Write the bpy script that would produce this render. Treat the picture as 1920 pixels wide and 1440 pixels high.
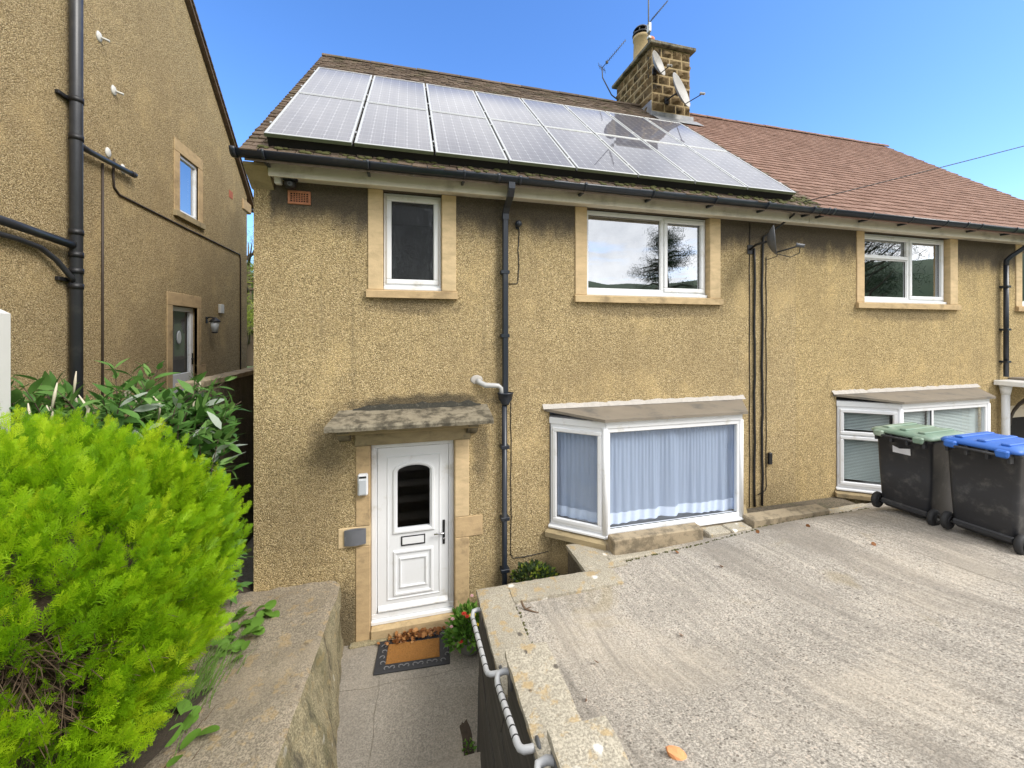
import bpy, bmesh, math, random
import numpy as np
from mathutils import Vector, Matrix, Euler
for o in list(bpy.data.objects): bpy.data.objects.remove(o)
R = math.radians
random.seed(7); RNG = np.random.default_rng(7)
SC = bpy.context.scene
COL = SC.collection

# ------------------------------------------------------------------ camera
CAM_YAW = R(14.6)
cd = bpy.data.cameras.new('camera'); cam = bpy.data.objects.new('camera', cd); COL.objects.link(cam)
cam.location = (0, -4.95, 3.43); cam.rotation_euler = (R(90), 0, -CAM_YAW)
cd.sensor_width = 36; cd.lens = 36*748/1920; cd.shift_y = -95/1920
cd.clip_start = .02; cd.clip_end = 3000
SC.camera = cam

# ------------------------------------------------------------------ sky, sun, exposure
SUN_AZ = Vector((.70, -.71)).normalized(); SUN_EL = R(44)
W = bpy.data.worlds.new('World'); SC.world = W; W.use_nodes = True
wn = W.node_tree; wn.nodes.clear()
def wnode(t, **k):
    n = wn.nodes.new(t)
    for a, b in k.items(): setattr(n, a, b)
    return n
sky = wnode('ShaderNodeTexSky', sky_type='NISHITA', sun_disc=False)
sky.sun_elevation = SUN_EL; sky.sun_rotation = math.atan2(SUN_AZ.x, SUN_AZ.y)
sky.air_density = 1.0; sky.dust_density = .7; sky.ozone_density = 3.2; sky.altitude = 200
# a broken cloud deck lies overhead and behind the viewer (the windows and panels mirror it); clear to the north
tc = wnode('ShaderNodeTexCoord'); sx_ = wnode('ShaderNodeSeparateXYZ'); wn.links.new(tc.outputs['Generated'], sx_.inputs[0])
def wm(op, a, b=0., c=None):
    n = wnode('ShaderNodeMath', operation=op)
    for i, v in enumerate((a, b)):
        if isinstance(v, bpy.types.NodeSocket): wn.links.new(v, n.inputs[i])
        else: n.inputs[i].default_value = v
    return n.outputs[0]
zc_ = wm('MAXIMUM', sx_.outputs['Z'], .02)
pxy = wnode('ShaderNodeCombineXYZ'); wn.links.new(wm('DIVIDE', sx_.outputs['X'], zc_), pxy.inputs[0]); wn.links.new(wm('DIVIDE', sx_.outputs['Y'], zc_), pxy.inputs[1])
nz = wnode('ShaderNodeTexNoise'); nz.inputs['Scale'].default_value = 1.1; nz.inputs['Detail'].default_value = 7; nz.inputs['Roughness'].default_value = .55
wn.links.new(pxy.outputs[0], nz.inputs['Vector'])
edge = wm('ADD', wm('DIVIDE', sx_.outputs['Y'], zc_), wm('MULTIPLY', wm('SUBTRACT', nz.outputs['Fac'], .5), .10))
cov = wnode('ShaderNodeMapRange', interpolation_type='SMOOTHSTEP'); wn.links.new(edge, cov.inputs['Value'])
cov.inputs['From Min'].default_value = .775; cov.inputs['From Max'].default_value = .715
thin = wnode('ShaderNodeMapRange', interpolation_type='SMOOTHSTEP'); wn.links.new(nz.outputs['Fac'], thin.inputs['Value'])
thin.inputs['From Min'].default_value = .30; thin.inputs['From Max'].default_value = .50; thin.inputs['To Min'].default_value = .55
cr_ = wm('MULTIPLY', cov.outputs['Result'], thin.outputs['Result'])
nz2 = wnode('ShaderNodeTexNoise'); nz2.inputs['Scale'].default_value = 3.2; nz2.inputs['Detail'].default_value = 7; nz2.inputs['Roughness'].default_value = .6
wn.links.new(tc.outputs['Generated'], nz2.inputs['Vector'])
cc = wnode('ShaderNodeValToRGB')
cc.color_ramp.elements[0].position = .32; cc.color_ramp.elements[0].color = (4.2, 4.4, 4.8, 1)
cc.color_ramp.elements[1].position = .66; cc.color_ramp.elements[1].color = (9.0, 9.0, 9.0, 1)
wn.links.new(nz2.outputs['Fac'], cc.inputs['Fac'])
mx = wnode('ShaderNodeMix', data_type='RGBA')
wn.links.new(cr_, mx.inputs['Factor'])
hs = wnode('ShaderNodeHueSaturation'); hs.inputs['Hue'].default_value = .508; hs.inputs['Saturation'].default_value = 1.22; hs.inputs['Value'].default_value = 1.25; wn.links.new(sky.outputs['Color'], hs.inputs['Color'])
wn.links.new(hs.outputs['Color'], mx.inputs['A']); wn.links.new(cc.outputs['Color'], mx.inputs['B'])
bg = wnode('ShaderNodeBackground'); bg.inputs['Strength'].default_value = .12
wo = wnode('ShaderNodeOutputWorld')
wn.links.new(mx.outputs['Result'], bg.inputs['Color']); wn.links.new(bg.outputs['Background'], wo.inputs['Surface'])

sd = bpy.data.lights.new('sun', 'SUN'); so = bpy.data.objects.new('sun', sd); COL.objects.link(so)
sd.energy = 1.5; sd.angle = R(24); sd.color = (1, .955, .89)
sv = Vector((SUN_AZ.x*math.cos(SUN_EL), SUN_AZ.y*math.cos(SUN_EL), math.sin(SUN_EL)))
so.rotation_euler = sv.to_track_quat('Z', 'Y').to_euler(); so.location = (20, -25, 30)
SC.view_settings.view_transform = 'Standard'; SC.view_settings.look = 'None'
SC.view_settings.exposure = 1.2; SC.view_settings.gamma = 1; SC.view_settings.use_curve_mapping = False

# ------------------------------------------------------------------ material helpers
def newmat(name):
    m = bpy.data.materials.new(name); m.use_nodes = True
    nt = m.node_tree; b = nt.nodes['Principled BSDF']
    return m, nt, b
def nd(nt, t, ins=None, **k):
    n = nt.nodes.new(t)
    for a, v in k.items(): setattr(n, a, v)
    for a, v in (ins or {}).items():
        s = n.inputs[a]
        if isinstance(v, bpy.types.NodeSocket): nt.links.new(v, s)
        else: s.default_value = v
    return n
def c4(c): return (c[0], c[1], c[2], 1)
def pos(nt): return nd(nt, 'ShaderNodeNewGeometry').outputs['Position']
def scaled(nt, v, s, r=(0, 0, 0)):
    return nd(nt, 'ShaderNodeMapping', {'Vector': v, 'Scale': s, 'Rotation': r}).outputs['Vector']
def noise(nt, v, s, d=4, r=.55, dist=0):
    return nd(nt, 'ShaderNodeTexNoise', {'Vector': v, 'Scale': s, 'Detail': d, 'Roughness': r, 'Distortion': dist}).outputs['Fac']
def mr(nt, v, a, b, c=0., d=1., smooth=True):
    return nd(nt, 'ShaderNodeMapRange', {'Value': v, 'From Min': a, 'From Max': b, 'To Min': c, 'To Max': d},
              interpolation_type='SMOOTHSTEP' if smooth else 'LINEAR').outputs['Result']
def mixc(nt, f, a, b, mode='MIX'):
    n = nd(nt, 'ShaderNodeMix', data_type='RGBA', blend_type=mode)
    for s, v in (('Factor', f), ('A', a), ('B', b)):
        if isinstance(v, bpy.types.NodeSocket): nt.links.new(v, n.inputs[s])
        elif s == 'Factor': n.inputs[s].default_value = v
        else: n.inputs[s].default_value = c4(v)
    return n.outputs['Result']
def mth(nt, op, a, b=0.):
    n = nd(nt, 'ShaderNodeMath', operation=op)
    for i, v in enumerate((a, b)):
        if isinstance(v, bpy.types.NodeSocket): nt.links.new(v, n.inputs[i])
        else: n.inputs[i].default_value = v
    return n.outputs[0]
def ramp(nt, f, stops):
    n = nd(nt, 'ShaderNodeValToRGB', {'Fac': f}); e = n.color_ramp.elements
    while len(e) < len(stops): e.new(.5)
    for i, (p, c) in enumerate(stops): e[i].position = p; e[i].color = c4(c)
    return n.outputs['Color']
def bump(nt, b, h, st=.5, dist=.01):
    n = nd(nt, 'ShaderNodeBump', {'Height': h, 'Strength': st, 'Distance': dist}); nt.links.new(n.outputs[0], b.inputs['Normal'])
def setc(nt, b, c):
    if isinstance(c, bpy.types.NodeSocket): nt.links.new(c, b.inputs['Base Color'])
    else: b.inputs['Base Color'].default_value = c4(c)
def vor(nt, v, s, feat='F1', rnd=1.):
    return nd(nt, 'ShaderNodeTexVoronoi', {'Vector': v, 'Scale': s, 'Randomness': rnd}, feature=feat)
M = {}
def simple(key, col, rough=.5, var=.12, scale=6., metal=0., bmp=0., bscale=60., dirt=None, dscale=2.5, dlo=.52, dhi=.75, spec=.5):
    m, nt, b = newmat(key); p = pos(nt)
    n = noise(nt, p, scale, 5)
    c = mixc(nt, n, [x*(1-var) for x in col], [min(1, x*(1+var)) for x in col])
    if dirt: c = mixc(nt, mr(nt, noise(nt, p, dscale, 6, .65), dlo, dhi), c, dirt)
    setc(nt, b, c); b.inputs['Roughness'].default_value = rough; b.inputs['Metallic'].default_value = metal
    b.inputs['Specular IOR Level'].default_value = spec
    if bmp: bump(nt, b, noise(nt, p, bscale, 5), bmp, .01)
    M[key] = m
    return m, nt, b

def pebbledash(key, base, stains, spots=()):
    m, nt, b = newmat(key); p = pos(nt)
    pw = nd(nt, 'ShaderNodeVectorMath', {0: p, 1: nd(nt, 'ShaderNodeTexNoise', {'Vector': p, 'Scale': 30.}).outputs['Color']}, operation='ADD')
    v1 = vor(nt, p, 105.); v2 = vor(nt, p, 27.)
    sep = nd(nt, 'ShaderNodeSeparateColor', {'Color': v1.outputs['Color']})
    rnd = sep.outputs[0]
    c = ramp(nt, rnd, [(0, [x*.42 for x in base]), (.3, [x*.82 for x in base]), (.62, base), (.9, (base[0]*1.35, base[1]*1.42, base[2]*1.6)), (1, (base[0]*1.55, base[1]*1.65, base[2]*2.0))])
    crev = mr(nt, v1.outputs['Distance'], .45, .85)
    c = mixc(nt, mth(nt, 'MULTIPLY', crev, .75), c, [x*.26 for x in base])
    cl = mr(nt, noise(nt, p, 42., 3, .6), .52, .70)
    c = mixc(nt, mth(nt, 'MULTIPLY', cl, .68), c, [x*.45 for x in base])
    big = noise(nt, p, .9, 5, .6)
    c = mixc(nt, mr(nt, big, .42, .68, 0, .34), c, [base[0]*.56, base[1]*.55, base[2]*.58])
    c = mixc(nt, mr(nt, noise(nt, scaled(nt, p, (1, 1, .5), (0, 0, 2)), 3.1, 6, .68), .55, .72, 0, .26), c, [base[0]*.48, base[1]*.47, base[2]*.5])
    lt = noise(nt, scaled(nt, p, (1, 1, .8)), 1.7, 4, .6)
    c = mixc(nt, mr(nt, lt, .5, .72, 0, .3), c, [base[0]*1.45, base[1]*1.42, base[2]*1.35])
    if stains:
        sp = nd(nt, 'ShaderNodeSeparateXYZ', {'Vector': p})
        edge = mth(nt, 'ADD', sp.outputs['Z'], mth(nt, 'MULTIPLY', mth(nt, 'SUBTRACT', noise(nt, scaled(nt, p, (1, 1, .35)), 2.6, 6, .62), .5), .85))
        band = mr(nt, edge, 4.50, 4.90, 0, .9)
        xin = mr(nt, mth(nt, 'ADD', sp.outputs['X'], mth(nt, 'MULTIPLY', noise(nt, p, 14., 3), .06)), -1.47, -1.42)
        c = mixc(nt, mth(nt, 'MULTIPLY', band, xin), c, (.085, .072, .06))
        # run-off streaks
        st = noise(nt, scaled(nt, p, (9, 9, .5)), 1., 5, .6)
        c = mixc(nt, mr(nt, st, .56, .76, 0, .4), c, (.14, .115, .075))
        # damp algae on the plinth, ragged upper edge
        lo = mth(nt, 'ADD', sp.outputs['Z'], mth(nt, 'MULTIPLY', noise(nt, p, 2., 6, .65), 1.1))
        c = mixc(nt, mr(nt, lo, 1.15, .45, 0, .55), c, (.15, .13, .085))
    if spots:       # soot and algae, with shade painted in under sills and beside canopy and downpipe
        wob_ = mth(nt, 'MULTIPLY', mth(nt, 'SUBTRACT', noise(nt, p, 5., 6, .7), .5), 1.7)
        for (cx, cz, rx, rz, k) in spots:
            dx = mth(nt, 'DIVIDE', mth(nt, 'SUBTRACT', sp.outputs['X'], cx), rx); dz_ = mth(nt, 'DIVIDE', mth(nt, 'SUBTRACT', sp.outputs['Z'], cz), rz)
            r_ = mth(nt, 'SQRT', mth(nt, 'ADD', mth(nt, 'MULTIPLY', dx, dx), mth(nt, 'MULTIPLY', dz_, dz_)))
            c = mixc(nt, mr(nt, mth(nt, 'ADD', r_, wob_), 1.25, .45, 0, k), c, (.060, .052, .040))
    setc(nt, b, c); b.inputs['Roughness'].default_value = .95; b.inputs['Specular IOR Level'].default_value = .15
    h = mth(nt, 'SUBTRACT', mth(nt, 'MULTIPLY', noise(nt, p, 42., 3, .6), 1.1), v1.outputs['Distance'])
    bump(nt, b, h, .9, .013)
    M[key] = m
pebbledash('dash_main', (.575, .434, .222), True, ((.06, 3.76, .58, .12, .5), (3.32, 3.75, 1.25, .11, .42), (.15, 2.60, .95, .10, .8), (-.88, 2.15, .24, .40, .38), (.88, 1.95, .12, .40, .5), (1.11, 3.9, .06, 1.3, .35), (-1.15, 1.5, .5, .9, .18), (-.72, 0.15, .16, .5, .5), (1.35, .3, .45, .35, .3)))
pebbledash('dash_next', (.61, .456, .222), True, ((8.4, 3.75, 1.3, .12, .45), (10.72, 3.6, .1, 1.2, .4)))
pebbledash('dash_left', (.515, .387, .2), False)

def sandstone(key, col, dark=.3, dirt=(.13, .11, .075), lo=.5):
    m, nt, b = newmat(key); p = pos(nt)
    bed = noise(nt, scaled(nt, p, (3, 3, 9)), 1.3, 6, .6, .6)
    c = ramp(nt, bed, [(.25, [x*.72 for x in col]), (.5, col), (.75, [min(1, x*1.18) for x in col])])
    oi = nd(nt, 'ShaderNodeObjectInfo').outputs['Random']
    c = mixc(nt, mth(nt, 'MULTIPLY', oi, .3), c, (col[0]*.85, col[1]*.7, col[2]*.62))
    c = mixc(nt, mr(nt, noise(nt, p, 3.2 if lo >= .5 else 6.5, 6, .7), lo, lo+.2, 0, min(.95, dark*2)), c, dirt)
    c = mixc(nt, mr(nt, noise(nt, p, 70., 2), .55, .75, 0, .3), c, [x*.6 for x in col])
    setc(nt, b, c); b.inputs['Roughness'].default_value = .9; b.inputs['Specular IOR Level'].default_value = .2
    bump(nt, b, noise(nt, p, 45., 6, .65), .45, .008)
    M[key] = m
sandstone('stone', (.52, .39, .22), .28, (.16, .12, .07))
sandstone('stone_clean', (.60, .46, .27), .10, (.25, .19, .11))
sandstone('stone_dark', (.36, .29, .17), .45)
sandstone('stone_canopy', (.25, .225, .165), .45, (.06, .052, .038), .42)
sandstone('chim_stone', (.19, .135, .068), .6, (.022, .019, .015))
sandstone('kerb_stone', (.36, .305, .21), .35, (.10, .085, .06), .44)

def concrete(key, col, lichen=0., streak=None, spd=1., moss=0., alg=0., grain=1.):
    m, nt, b = newmat(key); p = pos(nt)
    g1 = noise(nt, p, 75., 3, .7); g2 = noise(nt, p, 23., 5, .7)
    c = mixc(nt, mr(nt, g1, .36, .64), [x*(1-.45*grain) for x in col], [min(.9, x*(1+.38*grain)) for x in col])
    c = mixc(nt, mr(nt, g2, .42, .68, 0, .55*grain), c, [x*.58 for x in col])
    va = vor(nt, p, 48.); sc = nd(nt, 'ShaderNodeSeparateColor', {'Color': va.outputs['Color']})
    ag = mth(nt, 'MULTIPLY', mr(nt, sc.outputs[0], .80, .82), mr(nt, va.outputs['Distance'], .5, .3))
    c = mixc(nt, mth(nt, 'MULTIPLY', ag, .6*spd), c, (col[0]*1.5, col[1]*1.4, col[2]*1.35))
    ad = mth(nt, 'MULTIPLY', mr(nt, sc.outputs[1], .86, .88), mr(nt, va.outputs['Distance'], .5, .3))
    c = mixc(nt, mth(nt, 'MULTIPLY', ad, .8*spd), c, (.10, .085, .07))
    c = mixc(nt, mr(nt, noise(nt, p, 1.1, 6, .6), .42, .68, 0, .42), c, [x*.62 for x in col])
    c = mixc(nt, mr(nt, noise(nt, scaled(nt, p, (1, 1, 1), (0, 0, 1)), .8, 6, .62), .5, .7, 0, .4), c, (col[0]*1.28, col[1]*1.22, col[2]*1.12))
    h = mth(nt, 'ADD', g1, g2)
    if streak:
        s1 = noise(nt, scaled(nt, p, (streak*1.3, 1.1, 1), (0, 0, 0)), 1., 7, .70)
        s2 = noise(nt, scaled(nt, p, (streak*.12, .28, 1)), 1., 6, .62)
        c = mixc(nt, mr(nt, s1, .49, .66, 0, .46), c, [x*.5 for x in col])
        c = mixc(nt, mr(nt, s1, .46, .35, 0, .38), c, (col[0]*1.4, col[1]*1.36, col[2]*1.3))
        c = mixc(nt, mr(nt, s2, .46, .64, 0, .55), c, [col[0]*.5, col[1]*.49, col[2]*.48])
        h = mth(nt, 'ADD', h, mth(nt, 'MULTIPLY', s1, 1.4))
    if moss:
        c = mixc(nt, mr(nt, noise(nt, p, .75, 5, .6, .5), .60, .70, 0, moss), c, (.30, .235, .10))
    if alg:
        c = mixc(nt, mr(nt, noise(nt, scaled(nt, p, (1.2, 1.2, .6)), 2.4, 6, .65), .46, .66, 0, alg), c, (.085, .085, .045))
        c = mixc(nt, mr(nt, noise(nt, scaled(nt, p, (6, 6, 1.0)), 1.6, 6, .65), .50, .68, 0, alg), c, (.055, .05, .04))
    if lichen:
        c = mixc(nt, mr(nt, noise(nt, p, 9., 4, .6), .54, .66, 0, .55*lichen), c, (.46, .31, .12))
        vl = vor(nt, nd(nt, 'ShaderNodeVectorMath', {0: p, 1: nd(nt, 'ShaderNodeVectorMath', {0: nd(nt, 'ShaderNodeTexNoise', {'Vector': p, 'Scale': 18.}).outputs['Color'], 'Scale': .06}, operation='SCALE').outputs[0]}, operation='ADD').outputs[0], 6.5)
        sl = nd(nt, 'ShaderNodeSeparateColor', {'Color': vl.outputs['Color']})
        lm = mth(nt, 'MULTIPLY', mr(nt, sl.outputs[0], .72, .74), mr(nt, vl.outputs['Distance'], .24, .12))
        c = mixc(nt, mth(nt, 'MULTIPLY', lm, .85*lichen), c, (.80, .78, .72))
        ld = mth(nt, 'MULTIPLY', mr(nt, sl.outputs[1], .8, .82), mr(nt, vl.outputs['Distance'], .2, .12))
        c = mixc(nt, mth(nt, 'MULTIPLY', ld, .8*lichen), c, (.06, .05, .045))
    setc(nt, b, c); b.inputs['Roughness'].default_value = .93; b.inputs['Specular IOR Level'].default_value = .2
    bump(nt, b, h, .7, .012)
    M[key] = m
concrete('drive', (.45, .41, .352), streak=15., moss=.42, grain=1.0, spd=1.0)
concrete('path', (.31, .28, .235), spd=.4, grain=.6)
concrete('coping', (.42, .38, .30), lichen=1., spd=.3, grain=.7)
concrete('wall_top', (.30, .255, .19), lichen=.6, spd=.6, grain=.9)
concrete('wall_face', (.31, .27, .17), lichen=.35, spd=.3, alg=.75)
concrete('wall_dark', (.16, .135, .10), spd=.2, alg=.6)

# dark weathered boarding
m, nt, b = newmat('board'); p = pos(nt)
g = noise(nt, scaled(nt, p, (1, 1.2, 34)), 1., 6, .7)
c = ramp(nt, g, [(.3, (.022, .020, .018)), (.52, (.052, .047, .041)), (.75, (.11, .098, .082))])
c = mixc(nt, mr(nt, noise(nt, p, 3., 5), .5, .8, 0, .5), c, (.03, .028, .025))
setc(nt, b, c); b.inputs['Roughness'].default_value = .75; bump(nt, b, g, .5, .01); M['board'] = m

simple('upvc', (.78, .79, .80), .28, .03, dirt=(.60, .58, .53), dscale=5., dlo=.54, dhi=.78)
simple('upvc_grey', (.42, .42, .41), .4, .1)
simple('fascia', (.68, .62, .50), .45, .08, dirt=(.40, .35, .27), dlo=.48, dhi=.75)
simple('black_pvc', (.016, .021, .031), .33, .2, dirt=(.07, .07, .065), dlo=.56, dhi=.8)
simple('pipe_grey', (.035, .037, .043), .38, .2, dirt=(.09, .09, .085), dlo=.5, dhi=.8)
simple('cable', (.012, .012, .013), .55, .2)
simple('cable_brown', (.05, .035, .025), .6, .2)
simple('steel', (.48, .48, .47), .38, .15, metal=.8)
simple('chrome', (.55, .55, .56), .2, .05, metal=1.)
simple('galv', (.32, .32, .31), .5, .2, metal=.5)
simple('dish_pale', (.36, .345, .32), .5, .15, dirt=(.20, .18, .15))
simple('dish_grey', (.10, .105, .115), .45, .15)
simple('terracotta', (.48, .17, .085), .8, .2)
simple('brick_vent', (.46, .19, .10), .85, .25, bmp=.3, scale=25)
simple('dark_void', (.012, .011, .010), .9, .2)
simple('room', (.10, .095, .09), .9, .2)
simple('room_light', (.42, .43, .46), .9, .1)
simple('lead', (.22, .225, .235), .55, .3, metal=.3, scale=9., dirt=(.42, .41, .39), dlo=.45, dhi=.7)
simple('mortar', (.44, .41, .37), .9, .25, scale=20., bmp=.5)
simple('mortar_tan', (.42, .315, .165), .95, .25, scale=20., bmp=.5, dirt=(.2, .15, .08), dlo=.58, dhi=.8)
simple('moss', (.075, .075, .022), .95, .45, scale=30., bmp=.8)
simple('moss_dark', (.032, .030, .022), .95, .5, scale=40., bmp=.9, dirt=(.13, .12, .09), dscale=24.)
simple('bay_roof', (.21, .18, .14), .8, .25, scale=5., dirt=(.12, .11, .095), dlo=.48, dhi=.68)
simple('bin_dark', (.026, .027, .031), .46, .12, dirt=(.10, .098, .092), dscale=6., dlo=.50, dhi=.78, bmp=.08, bscale=200)
simple('bin_green', (.16, .245, .18), .5, .15, dirt=(.30, .36, .28), dlo=.45, dhi=.7)
simple('bin_blue', (.03, .13, .48), .45, .15, dirt=(.10, .20, .48), dlo=.48, dhi=.75)
simple('rubber', (.020, .020, .021), .7, .2)
simple('sticker', (.62, .62, .64), .5, .2, scale=14.)
simple('rail_grey', (.46, .465, .47), .42, .06)
simple('rail_dark', (.085, .088, .092), .5, .1)
simple('mat_rubber', (.022, .023, .027), .6, .2)
simple('mat_light', (.16, .16, .165), .5, .2)
m, nt, b = simple('coir', (.30, .135, .03), .98, .35, scale=70., bmp=1., bscale=160)
simple('pot', (.20, .20, .185), .7, .25, scale=12.)
simple('soil', (.055, .040, .028), 1., .4, scale=20., bmp=1.)
simple('bark', (.10, .072, .048), .95, .4, scale=22., bmp=.8)
simple('twig', (.13, .085, .052), .95, .35, scale=30.)
simple('plaque', (.14, .145, .16), .5, .15, scale=14.)
simple('lamp_glass', (.50, .53, .56), .25, .05)
simple('iron', (.015, .015, .017), .5, .1)
simple('white_paint', (.66, .655, .64), .6, .06, dirt=(.38, .34, .31), dlo=.52, dhi=.7, dscale=3.)
simple('white_box', (.62, .61, .57), .5, .1)
simple('wood_dark', (.055, .042, .03), .8, .3)
simple('cream', (.62, .55, .42), .6, .1)
simple('panel_frame', (.44, .445, .44), .35, .08, metal=.3, dirt=(.28, .30, .22), dlo=.55, dhi=.8)
simple('panel_edge', (.11, .125, .07), .8, .3, scale=14.)
simple('brick_red', (.42, .13, .07), .9, .2)
simple('orange_stone', (.70, .31, .13), .85, .2, scale=30., bmp=.4)
simple('net_hem', (.66, .74, .88), .9, .06)
simple('blind', (.55, .62, .58), .5, .1)
simple('grass', (.12, .22, .035), .7, .3, scale=8.)
simple('ground_grass', (.07, .11, .03), 1., .35, scale=1.2)
simple('asphalt', (.055, .055, .055), .95, .3, scale=20., bmp=.5)
simple('hill', (.035, .060, .025), 1., .5, scale=.06)
simple('flower_red', (.55, .02, .015), .6, .2)
simple('flower_yellow', (.75, .55, .02), .6, .1)
simple('flower_pink', (.62, .36, .38), .6, .1)

def tiles_mat(key, a, b_, c_, moss):
    m, nt, b = newmat(key); p = pos(nt)
    at = nd(nt, 'ShaderNodeAttribute', attribute_name='Col').outputs['Fac']
    oi = nd(nt, 'ShaderNodeObjectInfo').outputs['Random']
    r = mth(nt, 'FRACT', mth(nt, 'ADD', at, oi))
    c = ramp(nt, r, [(0, a), (.45, b_), (1, c_)])
    c = mixc(nt, mr(nt, noise(nt, p, 7., 6, .65), .45, .7, 0, .5), c, [x*.55 for x in b_])
    c = mixc(nt, mr(nt, noise(nt, p, 3.3, 6, .7), .5, .66, 0, moss), c, (.062, .062, .022))
    c = mixc(nt, mr(nt, noise(nt, p, 40., 3), .6, .72, 0, moss*.8), c, (.33, .31, .26))
    setc(nt, b, c); b.inputs['Roughness'].default_value = .9; b.inputs['Specular IOR Level'].default_value = .25
    bump(nt, b, noise(nt, p, 90., 4), .4, .006); M[key] = m
tiles_mat('tiles_old', (.085, .062, .046), (.125, .088, .062), (.17, .125, .092), .55)
tiles_mat('tiles_red', (.195, .112, .082), (.235, .138, .103), (.275, .168, .128), .08)

# glazing: clear pane, reflection by Fresnel over a see-through sheet
def glazing(key, base, rough=0., tint=(.75, .8, .82), pattern=False):
    m, nt, b = newmat(key); nt.nodes.remove(b)
    out = [n for n in nt.nodes if n.type == 'OUTPUT_MATERIAL'][0]
    gl = nd(nt, 'ShaderNodeBsdfGlossy', {'Color': (.95, .97, 1, 1), 'Roughness': rough})
    tr = nd(nt, 'ShaderNodeBsdfTransparent', {'Color': c4(tint)})
    bf = nd(nt, 'ShaderNodeNewGeometry').outputs['Backfacing']
    fr = nd(nt, 'ShaderNodeFresnel', {'IOR': mr(nt, bf, 0., 1., 1.5, 1/1.5, False)})   # same pane from either side
    p = pos(nt)
    if pattern:
        v = vor(nt, scaled(nt, p, (1.6, 1.6, .55), (0, .5, 0)), 26., 'SMOOTH_F1')
        h = nd(nt, 'ShaderNodeBump', {'Height': v.outputs['Distance'], 'Strength': .22, 'Distance': .010})
        nt.links.new(h.outputs[0], gl.inputs['Normal'])
    else:
        h = nd(nt, 'ShaderNodeBump', {'Height': noise(nt, p, 1.6, 1), 'Strength': .03, 'Distance': .04})
        nt.links.new(h.outputs[0], gl.inputs['Normal'])
    f = mth(nt, 'ADD', mth(nt, 'MULTIPLY', fr.outputs[0], 1.0-base), base)
    ms = nd(nt, 'ShaderNodeMixShader', {0: f, 1: tr.outputs[0], 2: gl.outputs[0]})
    nt.links.new(ms.outputs[0], out.inputs['Surface']); M[key] = m
glazing('glass', .45)
glazing('glass_soft', .0, 0., (.94, .96, .98))
glazing('glass_obscure', .05, .18, (.45, .47, .47), True)

# solar cells under dusty glass
m, nt, b = newmat('solar'); 
uv = nd(nt, 'ShaderNodeUVMap').outputs['UV']; su = nd(nt, 'ShaderNodeSeparateXYZ', {'Vector': uv})
fx = mth(nt, 'FRACT', mth(nt, 'MULTIPLY', su.outputs['X'], 6.)); fy = mth(nt, 'FRACT', mth(nt, 'MULTIPLY', su.outputs['Y'], 12.))
ax = mth(nt, 'ABSOLUTE', mth(nt, 'SUBTRACT', fx, .5)); ay = mth(nt, 'ABSOLUTE', mth(nt, 'SUBTRACT', fy, .5))
line = mth(nt, 'MAXIMUM', mth(nt, 'GREATER_THAN', ax, .475), mth(nt, 'GREATER_THAN', ay, .478))
dia = mth(nt, 'GREATER_THAN', mth(nt, 'ADD', ax, ay), .865)
bus = mth(nt, 'LESS_THAN', mth(nt, 'ABSOLUTE', mth(nt, 'SUBTRACT', ax, .25)), .014)
lm = mth(nt, 'MAXIMUM', mth(nt, 'MULTIPLY', line, .55), mth(nt, 'MAXIMUM', mth(nt, 'MULTIPLY', dia, .7), mth(nt, 'MULTIPLY', bus, .25)))
p = pos(nt)
cell = mixc(nt, noise(nt, p, 1.5, 3), (.035, .034, .05), (.06, .054, .07))
c = mixc(nt, lm, cell, (.28, .28, .30))
setc(nt, b, c); b.inputs['Roughness'].default_value = .42; b.inputs['Specular IOR Level'].default_value = .3
b.inputs['Coat Weight'].default_value = .78; b.inputs['Coat Roughness'].default_value = .015; b.inputs['Coat IOR'].default_value = 1.52
M['solar'] = m

# foliage: per-leaf colour from the Col attribute, a little light passes through
def foliage(key, a, b_, c_, trans=.35, rough=.55, spec=.3):
    m, nt, b = newmat(key)
    at = nd(nt, 'ShaderNodeAttribute', attribute_name='Col').outputs['Fac']
    c = ramp(nt, at, [(0, a), (.5, b_), (1, c_)])
    setc(nt, b, c); b.inputs['Roughness'].default_value = rough; b.inputs['Specular IOR Level'].default_value = spec
    tl = nd(nt, 'ShaderNodeBsdfTranslucent', {'Color': c})
    ms = nd(nt, 'ShaderNodeMixShader', {0: trans, 1: b.outputs[0], 2: tl.outputs[0]})
    out = [n for n in nt.nodes if n.type == 'OUTPUT_MATERIAL'][0]
    nt.links.new(ms.outputs[0], out.inputs['Surface']); M[key] = m
foliage('lime', (.16, .34, .006), (.32, .54, .008), (.50, .65, .02), .4)
foliage('lime_brown', (.16, .07, .02), (.30, .15, .04), (.38, .22, .06), .2)
foliage('budd', (.06, .15, .03), (.11, .25, .05), (.21, .37, .10), .35)
foliage('budd_pale', (.24, .30, .23), (.34, .40, .32), (.45, .50, .42), .2)
foliage('leafy', (.06, .15, .02), (.11, .25, .03), (.20, .36, .06), .35)
foliage('tree', (.016, .032, .010), (.028, .052, .015), (.05, .075, .024), .2)
foliage('treelime', (.12, .18, .02), (.20, .28, .03), (.34, .36, .05), .35)
foliage('dead', (.14, .055, .02), (.30, .125, .04), (.46, .24, .09), .15)
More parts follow.
